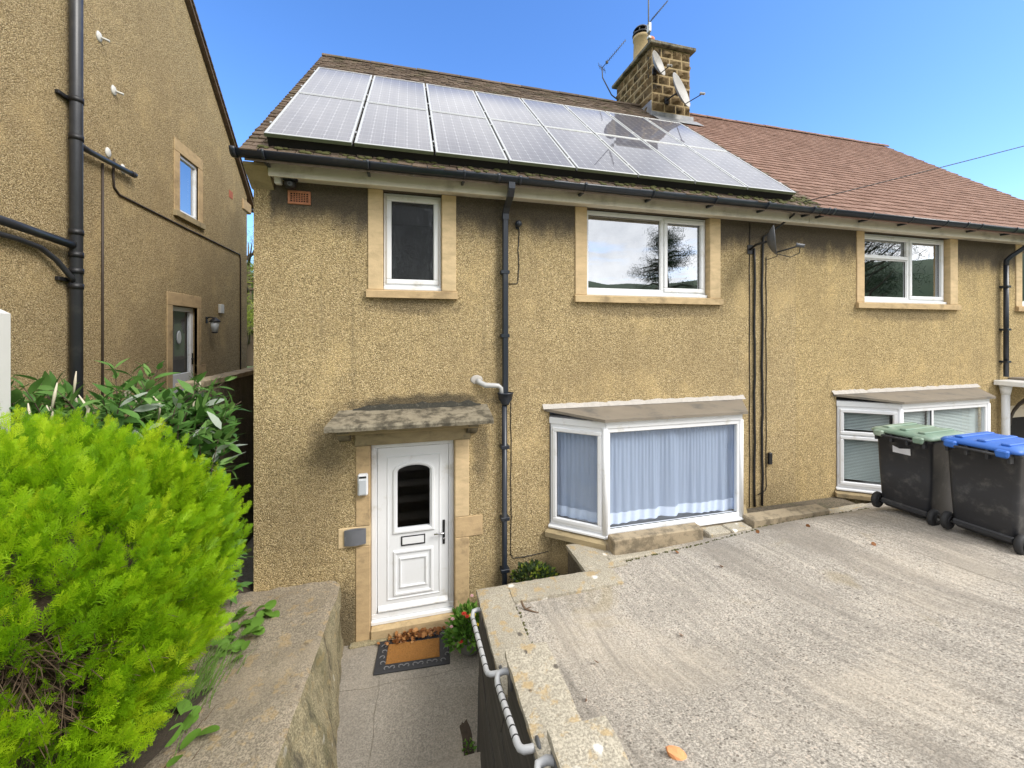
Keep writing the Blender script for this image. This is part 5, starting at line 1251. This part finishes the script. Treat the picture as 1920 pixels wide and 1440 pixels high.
# ------------------------------------------------------------------ mat, flower pot, small things
t = thing('doormat', 'rectangular coir doormat with black scrolled rubber border by the door', 'doormat', (.06, -.30, PZ), R(-4))
def lb(name, mb, m_, p):
    """part given in the coordinates of its thing"""
    me = bpy.data.meshes.new(name); me.from_pydata(mb.v, [], mb.f); me.polygons.foreach_set('use_smooth', mb.sm); flipfix(me); me.materials.append(M[m_]); o = bpy.data.objects.new(name, me); COL.objects.link(o); o.parent = p; return o
bd = lb('border', (lambda m: (m.box(-.40, .40, -.245, .245, .004, .018, .003), m)[1])(MB()), 'mat_rubber', t)
cm = MB(); n1, n2 = 60, 30; rnd = random.Random(2)
cm.add([(-.29+.58*i/n1, -.14+.28*j/n2, .020+(0 if i in (0, n1) or j in (0, n2) else .006+rnd.uniform(0, .006))) for j in range(n2+1) for i in range(n1+1)], [(j*(n1+1)+i, j*(n1+1)+i+1, (j+1)*(n1+1)+i+1, (j+1)*(n1+1)+i) for j in range(n2) for i in range(n1)]); lb('coir', cm, 'coir', t)
sc_ = MB()
def scroll(cx, cy, a0, s, fl):
    P = []
    for k in range(12):
        th = k/11*4.2; r_ = .035*(1-.72*k/11); P.append((cx+s*(.02-r_*math.cos(th)*fl), cy+s*r_*math.sin(th), .02))
    return P
k = 0
for i in range(9):
    for yy in (-.195, .195): lb('scroll', MB().tube(scroll(-.30+.075*i, yy, 0, 1, 1 if i % 2 else -1), .0055, 5), 'mat_light', bd)
for j in range(4):
    for xx in (-.348, .348): lb('scroll', MB().tube(scroll(xx, -.12+.08*j, 0, 1, 1 if j % 2 else -1), .0055, 5), 'mat_light', bd)

def leaf_tmpl(n=4, fold=.18, curl=.25, width=.17):
    """lance-shaped leaf along +Z, unit length"""
    V, T = [], []
    for i in range(n+1):
        t = i/n; w = width*math.sin(math.pi*min(1, t**.8*.96+.02))**.9; y = -curl*t*t
        V += [(-w, y+fold*w, t), (0, y, t), (w, y+fold*w, t)]
    for i in range(n):
        a = 3*i; T += [(a, a+1, a+4), (a, a+4, a+3), (a+1, a+2, a+5), (a+1, a+5, a+4)]
    return np.array(V), np.array(T)
def oval_tmpl(fold=.1):
    V = [(0, 0, 0)]; T = []
    for k in range(9):
        a = -2.5+5.0*k/8; V.append((.5*math.sin(a), fold*abs(math.sin(a))*.6, .5-.5*math.cos(a)*.95 if False else .48-.5*math.cos(a+math.pi)*-1))
    V = [(0, .0, .5)]+[(.48*math.sin(a), .06*math.cos(2*a), .5+.5*math.cos(a)) for a in np.linspace(0, 2*math.pi, 12, endpoint=False)]
    for k in range(12): T.append((0, 1+k, 1+(k+1) % 12))
    return np.array(V), np.array(T)
def rand_dirs(n, up=0.):
    d = RNG.normal(size=(n, 3)); d[:, 2] += up; return d/np.linalg.norm(d, axis=1, keepdims=True)
def bushlet(center, rad, n, size, mat, parent, up=.8, tmpl=None, name='foliage', flat=.8):
    d = rand_dirs(n, .4); d[:, 2] = np.abs(d[:, 2])*.9-.1
    loc = np.array(center)+d*np.array([rad, rad, rad*flat])*RNG.uniform(.45, 1., (n, 1))
    dirs = d+RNG.normal(size=(n, 3))*.5; dirs[:, 2] += up*.4
    tv, tt = tmpl if tmpl else leaf_tmpl(2, .2, .2, .28)
    V, T, C = scatter(tv, tt, frames(dirs, RNG.uniform(0, 6.28, n), RNG.uniform(.6, 1.2, n)*size), loc, RNG.random(n))
    return npmesh(name, V, T, mat, C, parent)
px, py = .68, -.42
fp = thing('flower_pot', 'grey pot of red and yellow flowers at the foot of the door jamb', 'flower pot', (px, py, PZ))
build('pot', MB().lathe([(.09, PZ), (.125, PZ+.03), (.15, PZ+.16), (.155, PZ+.20), (.168, PZ+.20), (.168, PZ+.225), (.14, PZ+.225), (.13, PZ+.19)], 26, (px, py, 0)), 'pot', fp)
build('compost', MB().lathe([(.01, PZ+.17), (.14, PZ+.19), (.13, PZ+.2), (.01, PZ+.205)], 18, (px, py, 0)), 'soil', fp)
bushlet((px, py, PZ+.22), .25, 620, .075, 'leafy', fp, .8, None, 'foliage', 1.25)
bushlet((px-.14, py-.03, PZ+.16), .15, 150, .06, 'leafy', fp, .2, None, 'trailing_foliage', .9)
stm = MB()
for k in range(16): a = rnd.uniform(0, 6.28); r_ = rnd.uniform(.03, .2); stm.tube([(px, py, PZ+.2), (px+.5*r_*math.cos(a), py+.5*r_*math.sin(a), PZ+.36), (px+r_*math.cos(a), py+r_*math.sin(a), PZ+rnd.uniform(.4, .55))], .003, 4)
build('stems', stm, 'grass', fp)
def flower(x, y, z, r_, m_):
    mb = MB()
    for k in range(7):
        a = k*2*math.pi/7; mb.add([(x, y, z), (x+r_*math.cos(a-.35), y+r_*math.sin(a-.35), z+.012), (x+r_*1.25*math.cos(a), y+r_*1.25*math.sin(a), z+.004), (x+r_*math.cos(a+.35), y+r_*math.sin(a+.35), z+.012)], [(0, 1, 2, 3)])
    mb.lathe([(.25*r_, z-.01), (.35*r_, z+.014), (.1*r_, z+.024)], 8, (x, y, 0)); build('flower', mb, m_, fp)
for dx, dy, z, r_, m_ in ((-.08, -.12, .34, .026, 'flower_red'), (-.05, -.16, .33, .022, 'flower_red'), (.01, -.15, .33, .032, 'flower_yellow'), (.05, -.19, .24, .026, 'flower_yellow'), (-.20, -.06, .26, .02, 'flower_pink'), (-.22, -.12, .22, .018, 'flower_pink'), (.13, -.08, .42, .02, 'flower_pink'), (.02, -.04, .47, .018, 'flower_pink'), (-.12, -.18, -.02+.1, .025, 'flower_red')): flower(px+dx, py+dy, z-.02, r_, m_)
# dead leaves blown against the step
n = 150; loc = np.stack([RNG.normal(.06, .17, n).clip(-.33, .42), -.105+RNG.normal(0, .028, n), PZ+.035+RNG.uniform(0, .035, n)], 1)
V, T, C = scatter(*oval_tmpl(), frames(rand_dirs(n, .0)*np.array([1, 1, .35]), RNG.uniform(0, 6.28, n), RNG.uniform(.03, .055, n)), loc, RNG.random(n))
o = npmesh('leaf_litter', V, T, 'dead', C); o['kind'] = 'stuff'; tag(o, 'dry brown leaves drifted along the back of the doormat', 'leaves')
# loose bits on the slab
bs = bmesh.new(); bmesh.ops.create_icosphere(bs, subdivisions=2, radius=1)
for v in bs.verts: v.co = Vector((v.co.x*.055, v.co.y*.034, v.co.z*.022))*(1+.35*mn.noise(v.co*2.2))
me = bpy.data.meshes.new('stone_chip'); bs.to_mesh(me); bs.free(); me.materials.append(M['orange_stone'])
o = share('stone_chip', me, None, (1.43, -3.05, dz(1.43, -3.05)+.014), (.1, .1, -.6)); tag(o, 'orange stone chip lying on the driveway near the coping', 'stone')
tw = MB(); z_ = dz(1.12, -1.30); tw.tube([(1.06, -1.235, z_+.07), (1.075, -1.25, z_+.03), (1.09, -1.27, z_+.012), (1.14, -1.31, z_+.008), (1.20, -1.35, z_+.01)], [.010, .012, .010, .007, .004], 6); tw.tube([(1.10, -1.27, z_+.01), (1.15, -1.27, z_+.02)], .005, 5)
tag(build('twig', tw, 'twig'), 'short brown twig in the driveway corner by the coping', 'twig')
rnd = random.Random(8); lt = oval_tmpl()
DL = [(3.3, -1.35), (4.75, -1.1), (4.9, -1.72), (1.45, -2.05), (2.3, -2.0), (1.2, -2.4), (4.2, -.95), (3.1, -.86)]
places = ['near the stained patch', 'below the bins', 'in front of the bins', 'beside the coping corner', 'in the middle of the slab', 'close to the middle handrail', 'near the kerb corner', 'below the bay kerb']
for (x, y), pl_ in zip(DL, places):
    V, T, C = scatter(*lt, frames(np.array([[rnd.uniform(-1, 1), rnd.uniform(-1, 1), .15]]), np.array([rnd.uniform(0, 6)]), np.array([.045])), np.array([[x, y, dz(x, y)+.012]]), np.array([.3]))
    o = npmesh('fallen_leaf', V, T, 'dead', C); tag(o, 'small dead leaf on the driveway '+pl_, 'leaf', 'fallen leaves on the driveway')

# ------------------------------------------------------------------ golden conifer bush
def spray_tmpl(seed):
    rn = random.Random(seed); V, T = [], []
    def tri(p, d, L, w):
        p, d = np.array(p), np.array(d)/np.linalg.norm(d); s = np.cross(d, [0, 1, .15]); s /= np.linalg.norm(s)
        n = len(V); V.extend([p-s*w, p+s*w, p+d*L]); T.append((n, n+1, n+2))
    tri((0, 0, 0), (0, 0, 1), 1., .022); nb = 13
    for i in range(nb):
        t = .10+.86*i/nb; sd_ = 1 if i % 2 else -1; L = (.46*(1-t)**.75+.08)*rn.uniform(.8, 1.15); a = R(rn.uniform(32, 48))
        d = np.array([sd_*math.sin(a), rn.uniform(-.25, .3), math.cos(a)]); p = np.array([0, 0, t]); tri(p, d, L, .020)
        for k in range(4):
            q = .2+.2*k; s2 = 1 if k % 2 else -1; a2 = s2*R(rn.uniform(25, 42)); dd = np.array([d[0]*math.cos(a2)+d[2]*math.sin(a2), d[1]+rn.uniform(-.2, .2), -d[0]*math.sin(a2)+d[2]*math.cos(a2)])
            tri(p+d*L*q, dd, L*(.52-.35*q)+.045, .017)
    return np.array(V), np.array(T)
CC = np.array([-2.56, -1.70, 1.62]); CR = np.array([1.235, 1.235, 1.12])
cb = thing('conifer_bush', 'bright lime green feathery conifer bush in the left foreground', 'bush', (CC[0], CC[1], .9))
def lump(d): return 1+.10*mn.noise(Vector(d)*2.3+Vector((3, 1, 0)))+.06*mn.noise(Vector(d)*5.5)
VV, TT, QQ = [], [], 0
CL = []
tm = [spray_tmpl(k) for k in range(4)]
def hole(d):       # bare opening low on the camera side
    best = -1
    for q in ((.62, -.74, .14), (.70, -.68, .06), (.76, -.62, -.04)):
        q = np.array(q)/np.linalg.norm(q); best = max(best, float(np.dot(d, q)))
    return best-.9955+.006*mn.noise(Vector(d)*6)
def add_plumes(n_pl, per, rad0, rad1, length, size):
    """feathery upright plumes: sprays set round a leaning axis"""
    global QQ
    ds = rand_dirs(n_pl, .15)
    for k in range(n_pl):
        d = ds[k]
        if d[2] < -.8 or (hole(d) > 0 and rad1 > .9): continue
        base = CC+d*CR*lump(d)*RNG.uniform(rad0, rad1)
        ax = d*.62+np.array([0, 0, .72])+RNG.normal(size=3)*.20; ax /= np.linalg.norm(ax); L = length*RNG.uniform(.7, 1.3)
        t = np.linspace(0, 1, per); rad = RNG.normal(size=(per, 3)); rad -= (rad@ax)[:, None]*ax; rad /= np.linalg.norm(rad, axis=1, keepdims=True)
        loc = base-ax*L*.35+ax*L*t[:, None]+rad*.012; dirs = ax*(.75+.35*t[:, None])+rad*.62*(1-.6*t[:, None])
        sz = size*(1.1-.45*t)*RNG.uniform(.8, 1.2, per)
        tv, tt = tm[k % 4]; base_c = np.clip(RNG.normal(.45, .24), 0, 1)
        V, T, C = scatter(tv, tt, frames(dirs, RNG.uniform(0, 6.28, per), sz), loc, np.clip(base_c+RNG.normal(0, .10, per)+.16*(t-.5), 0, 1))
        VV.append(V); TT.append(T+QQ); CL.append(C); QQ += len(V)
add_plumes(1350, 13, .86, 1.0, .26, .125)
add_plumes(850, 9, .72, .86, .24, .13)
npmesh('foliage', np.concatenate(VV), np.concatenate(TT), 'lime', np.concatenate(CL), cb)
VV, TT, CL, QQ = [], [], [], 0
for (dx, dy, dz__) in ((.35, -.62, .70), (.18, -.75, .62)):
    d = np.array([dx, dy, dz__]); d /= np.linalg.norm(d); m_ = 12; base = CC+d*CR*lump(d)*.99
    dirs = d*.6+np.array([.5, .1, .25])+RNG.normal(size=(m_, 3))*.35
    V, T, C = scatter(*tm[1], frames(dirs, RNG.uniform(0, 6, m_), RNG.uniform(.6, 1.1, m_)*.16), base+RNG.normal(size=(m_, 3))*.045, RNG.random(m_)); VV.append(V); TT.append(T+QQ); CL.append(C); QQ += len(V)
npmesh('browned_foliage', np.concatenate(VV), np.concatenate(TT), 'lime_brown', np.concatenate(CL), cb)
bt = MB(); rnd = random.Random(4)
for k in range(7):
    a = k*.9; bt.tube([(CC[0]+.1*math.cos(a), CC[1]+.1*math.sin(a), .75), (CC[0]+.35*math.cos(a), CC[1]+.35*math.sin(a), 1.35), (CC[0]+.6*math.cos(a), CC[1]+.6*math.sin(a), 2.0)], [.045, .03, .012], 7)
build('trunk', bt, 'bark', cb)
tv, tt = [], []; nn = 0
tn = MB()
for k in range(900):      # bare brown twigs inside
    d = rand_dirs(1)[0]; d[2] = d[2]*.8-.15; p0 = Vector(CC+d*CR*RNG.uniform(.25, .6)); p2_ = Vector(CC+d*CR*RNG.uniform(.72, .88))+Vector(RNG.normal(size=3)*.08); mid = (p0+p2_)/2+Vector(RNG.normal(size=3)*.05)
    if k % 3 == 0:
        q = np.array(((.62, -.74, .14), (.70, -.68, .06), (.76, -.62, -.04))[k % 9//3])+RNG.normal(size=3)*.15; q /= np.linalg.norm(q); p0 = Vector(CC+q*CR*RNG.uniform(.4, .6)); p2_ = Vector(CC+q*CR*RNG.uniform(.75, .93))+Vector(RNG.normal(size=3)*.10); mid = (p0+p2_)/2+Vector(RNG.normal(size=3)*.06)
    tn.tube([p0, mid, p2_], [.005, .0035, .002], 3, False)
build('twigs', tn, 'twig', cb, False)
cm_ = MB(); ring = []
for j in range(9):
    ph = -1.35+2.7*j/8; ring.append([tuple(CC+np.array([math.cos(a)*math.cos(ph), math.sin(a)*math.cos(ph), math.sin(ph)])*CR*(.60+.06*mn.noise(Vector((a*2, ph*3, 0))))) for a in np.linspace(0, 2*math.pi, 18, endpoint=False)])
cm_.loft(ring, True, True); build('dense_core', cm_, 'bark', cb)

# ------------------------------------------------------------------ leafy shrub behind it
bu = thing('leafy_shrub', 'tall dark green shrub with long grey-green leaves behind the lime conifer', 'shrub', (-2.5, -.2, .9))
L_, D_, S_ = [], [], []; st = MB(); rnd = random.Random(21)
for k in range(190):
    bx, by = rnd.uniform(-3.2, -2.0), rnd.uniform(-.55, .35)
    u = rnd.random()
    if u < .52: tip = Vector((rnd.uniform(-3.85, -1.95), rnd.uniform(-1.0, .4), rnd.uniform(2.60, 2.98)+(.16 if rnd.random() < .2 else 0)))
    else: tip = Vector((rnd.uniform(-2.2, -1.68), rnd.uniform(-.70, -.10), rnd.uniform(.85, 2.75)))
    if tip.x > -2.0: tip.z = min(tip.z, 2.78); tip.y = min(tip.y, -.12)
    b0 = Vector((bx, by, soilz(bx, by)-.02)); mid = (b0+tip)/2+Vector((0, 0, .35))
    pts = [b0.lerp(mid, t).lerp(mid.lerp(tip, t), t) for t in np.linspace(0, 1, 9)]
    st.tube(pts, [.012-.009*i/8 for i in range(9)], 5)
    az = rnd.uniform(0, 6.28); npair = 8
    for i in range(npair):
        t = .42+.58*i/(npair-1); q = b0.lerp(mid, t).lerp(mid.lerp(tip, t), t); ax = (mid.lerp(tip, t)-b0.lerp(mid, t)).normalized()
        sd_ = ax.orthogonal().normalized(); sd2 = ax.cross(sd_); aa = az+i*1.57
        for s in (0, math.pi):
            o_ = sd_*math.cos(aa+s)+sd2*math.sin(aa+s); dd = o_*.85+ax*(.35+.5*t)+Vector((0, 0, .12)); dd.x += rnd.uniform(-.2, .2)
            L_.append(tuple(q)); D_.append(tuple(dd)); S_.append(rnd.uniform(.15, .26)*(1.05-.45*max(0, t-.75)*4*.5))
build('stems', st, 'bark', bu)
L_, D_, S_ = np.array(L_), np.array(D_), np.array(S_); ok = ~((L_[:, 0] > -1.78) & (L_[:, 1] > -.25)); L_, D_, S_ = L_[ok], D_[ok], S_[ok]
roll = RNG.normal(0, .5, len(L_)); FR = frames(D_, roll, S_)
# leaf blades turn their upper side to the sky
for i in range(len(L_)):
    if FR[i][2, 1] < 0 and RNG.random() < .85: FR[i][:, 0] *= -1; FR[i][:, 1] *= -1
dist = np.linalg.norm(L_-np.array([0, -4.95, 3.43]), axis=1); vis = dist-1.2*(L_[:, 2] > 2.1)-.8*(L_[:, 0] > -2.1); order = np.argsort(vis)
ltm = [leaf_tmpl(4, .16, c_, .16) for c_ in (.12, .30, .22)]
lmesh = []
for k, (tv, tt) in enumerate(ltm):
    for mt_, cv in (('budd', .2), ('budd', .55), ('budd', .95), ('budd_pale', .5)):
        o = npmesh('leaf', tv, tt, mt_, np.full(len(tv), cv), None, smooth=True); lmesh.append(o.data); bpy.data.objects.remove(o)
for i in order[:300]:
    k = int(RNG.integers(0, 3)); c_ = RNG.choice(4, p=[.38, .34, .18, .10]); o = bpy.data.objects.new('leaf', lmesh[k*4+c_]); COL.objects.link(o); o.parent = bu
    m4 = np.eye(4); m4[:3, :3] = FR[i]; m4[:3, 3] = L_[i]-np.array(bu.location); o.matrix_local = Matrix(m4.tolist())
rest = order[300:]
for mt_, sel in (('budd', rest[RNG.random(len(rest)) < 1.]),):
    V, T, C = scatter(*ltm[1], FR[sel], L_[sel], RNG.random(len(sel))); o = npmesh('foliage', V, T, mt_, C, bu, smooth=True); o['kind'] = 'stuff'
rnd = random.Random(77)   # spent straw-coloured flower spikes
for k in range(13):
    x, y = rnd.uniform(-3.3, -2.0), rnd.uniform(-.8, .1); z = rnd.uniform(2.7, 2.95); sp_ = MB().tube([(x, y, z-.15), (x+rnd.uniform(-.03, .03), y, z), (x+rnd.uniform(-.05, .05), y, z+rnd.uniform(.05, .12))], [.006, .012, .004], 6); build('flower_spike', sp_, 'cream', bu)

# ------------------------------------------------------------------ low weeds along the wall
wd = thing('round_leaf_weed', 'round-leaved green weed growing on the garden wall top by the conifer', 'weed', (-1.5, -.7, .6))
V0, T0 = oval_tmpl(); me = npmesh('leaf', V0*np.array([1, 1, 1]), T0, 'leafy', np.full(len(V0), .7)); lm1 = me.data; bpy.data.objects.remove(me)
rnd = random.Random(6)
for k in range(38):
    x = rnd.uniform(-1.62, -1.30); y = -.62+rnd.uniform(-.42, .24); z = lw_top(x, y)+rnd.uniform(.025, .10)
    o = share('leaf', lm1, wd, (x, y, z), (R(-90)+rnd.uniform(-.5, .5), rnd.uniform(-.4, .4), rnd.uniform(0, 6.28)), (1, 1, 1)); s = rnd.uniform(.075, .125); o.scale = (s, s, s)
sw_ = MB()
for k in range(12): x = rnd.uniform(-1.7, -1.36); y = rnd.uniform(-1.1, -.45); sw_.tube([(x, y, .58), (x+.02, y+.02, lw_top(x, y)+.07)], .003, 4)
build('stalks', sw_, 'grass', wd)
wd2 = thing('broad_leaf_weed', 'broad-leaved yellowing weed at the near edge of the garden wall', 'weed', (-1.6, -1.75, .6))
for k in range(16):
    x = rnd.uniform(-1.72, -1.42); y = rnd.uniform(-2.15, -1.5); z = lw_top(x, y)+rnd.uniform(.04, .14)
    o = share('leaf', lm1, wd2, (x, y, z), (R(-75)+rnd.uniform(-.4, .4), rnd.uniform(-.4, .4), rnd.uniform(0, 6.28))); s = rnd.uniform(.08, .13); o.scale = (s*.8, s, s*1.2)
def blades(name, label, cx, cy, rx, ry, n, h0, h1, zf, lean, mat='grass'):
    mb = MB()
    for k in range(n):
        x, y = cx+rnd.gauss(0, rx), cy+rnd.gauss(0, ry); z = zf(x, y)-.01; h_ = rnd.uniform(h0, h1); a = rnd.uniform(0, 6.28); dx, dy = lean[0]*h_+math.cos(a)*h_*.3, lean[1]*h_+math.sin(a)*h_*.3; w = .003
        mb.add([(x-w, y, z), (x+w, y, z), (x+dx*.4-w*.8, y+dy*.4, z+h_*.6), (x+dx*.4+w*.8, y+dy*.4, z+h_*.6), (x+dx, y+dy, z+h_*.85)], [(0, 1, 3, 2), (2, 3, 4)])
    return tag(build(name, mb, mat, None, False), label, 'grass')
o = blades('grass_tuft', 'tuft of long green grass leaning over the garden wall', -1.6, -1.30, .07, .22, 150, .12, .32, lambda x, y: .6, (.5, .2)); o['kind'] = 'stuff'
o = blades('straw', 'dry straw stalks lying across the garden wall top', -1.5, -1.45, .08, .3, 7, .10, .18, lambda x, y: .6, (.9, .3), 'twig'); o['kind'] = 'stuff'
wp2 = thing('well_plant', 'low bushy plant in the light well below the bay window', 'plant', (1.55, -.42, -.1))
bushlet((1.46, -.42, .47), .29, 900, .055, 'tree', wp2, .8, None, 'foliage', .75); bushlet((1.46, -.42, .49), .28, 260, .05, 'treelime', wp2, .8, None, 'young_leaves', .75)
build('stems', MB().tube([(1.52, -.45, -.2), (1.53, -.45, .3)], .02, 6).tube([(1.50, -.42, -.2), (1.42, -.40, .35)], .015, 6), 'bark', wp2)
dp_ = thing('drain_weed', 'small green weed in the drain slot of the path', 'weed', (.5, -1.5, -.2)); bushlet((.51, -1.50, -.19), .06, 50, .035, 'leafy', dp_, .8)

# ------------------------------------------------------------------ trees (behind the houses, and across the street where the windows mirror them)
def tree(name, label, loc, H, crown_c, crown_r, n, leaf, mat, kind='round', seed=1):
    t = thing(name, label, 'tree', loc); rn = random.Random(seed); x, y, z = loc
    tr = MB(); tr.tube([(x, y, z-.3), (x+.1, y, z+H*.3), (x, y+.1, z+H*.65), (x, y, z+H*.93)], [H*.03, H*.022, H*.013, .02], 9)
    limbs = []
    for k in range(44):
        h_ = z+H*rn.uniform(.25, .85); a = rn.uniform(0, 6.28); rr_ = crown_r*rn.uniform(.55, 1.)*(1 if kind == 'round' else max(.12, (z+H-h_)/(H*.75)))
        e = Vector((x+rr_*math.cos(a), y+rr_*math.sin(a), h_+rr_*(.55 if kind == 'round' else .05))); limbs.append(e); tr.tube([(x, y, h_), ((x+e.x)/2, (y+e.y)/2, h_+rr_*.15), tuple(e)], [H*.009, H*.006, .012], 5)
    build('trunk', tr, 'bark', t)
    per = 130; cen = np.array([tuple(Vector((x, y, limbs[q].z-.2)).lerp(limbs[q], rn.uniform(.45, 1.05))) for q in [rn.randrange(len(limbs)) for _ in range(n//per)]])
    sp = crown_r*(.13 if kind == 'round' else .085)
    loc_ = np.repeat(cen+RNG.normal(size=cen.shape)*sp*.8, per, 0); loc_ = loc_+RNG.normal(size=loc_.shape)*np.array([sp, sp, sp*.55])
    m_ = len(loc_); V, T, C = scatter(*leaf_tmpl(1, .2, .1, .35), frames(rand_dirs(m_, .2), RNG.uniform(0, 6.28, m_), RNG.uniform(.6, 1.3, m_)*leaf), loc_, RNG.random(m_))
    npmesh('crown', V, T, mat, C, t)
tree('pine_tree', 'tall open pine across the street mirrored in the wide window', (21.6, -25, 1.9), 12.2, None, 4.2, 16000, .26, 'tree', 'pine', 3)
tree('street_tree', 'spreading dark tree across the street mirrored in the right window', (36, -20.5, 2), 12.5, None, 6.0, 30000, .32, 'tree', 'round', 5)
tree('street_tree', 'dense dark tree behind the camera mirrored in the obscure window', (-.4, -19, 2), 13, None, 5.2, 30000, .32, 'tree', 'round', 8)
tree('garden_tree', 'yellow-green tree seen through the gap between the houses', (-7.5, 17, .5), 7.9, None, 2.4, 9000, .22, 'treelime', 'round', 11)
tree('garden_tree', 'dark green tree low in the gap between the houses', (-9.2, 22, .5), 6.2, None, 2.8, 9000, .25, 'tree', 'round', 13)
# mossy clumps already placed; street across the camera
rd_ = MB(); xs_ = np.linspace(-60, 60, 30)
rd_.add([(x, y, 1.835) for y in (-9.0, -14.) for x in xs_], [(i, i+30, i+31, i+1) for i in range(29)]); struct(build('road', rd_, 'asphalt', None, False), 'asphalt street behind the viewer')
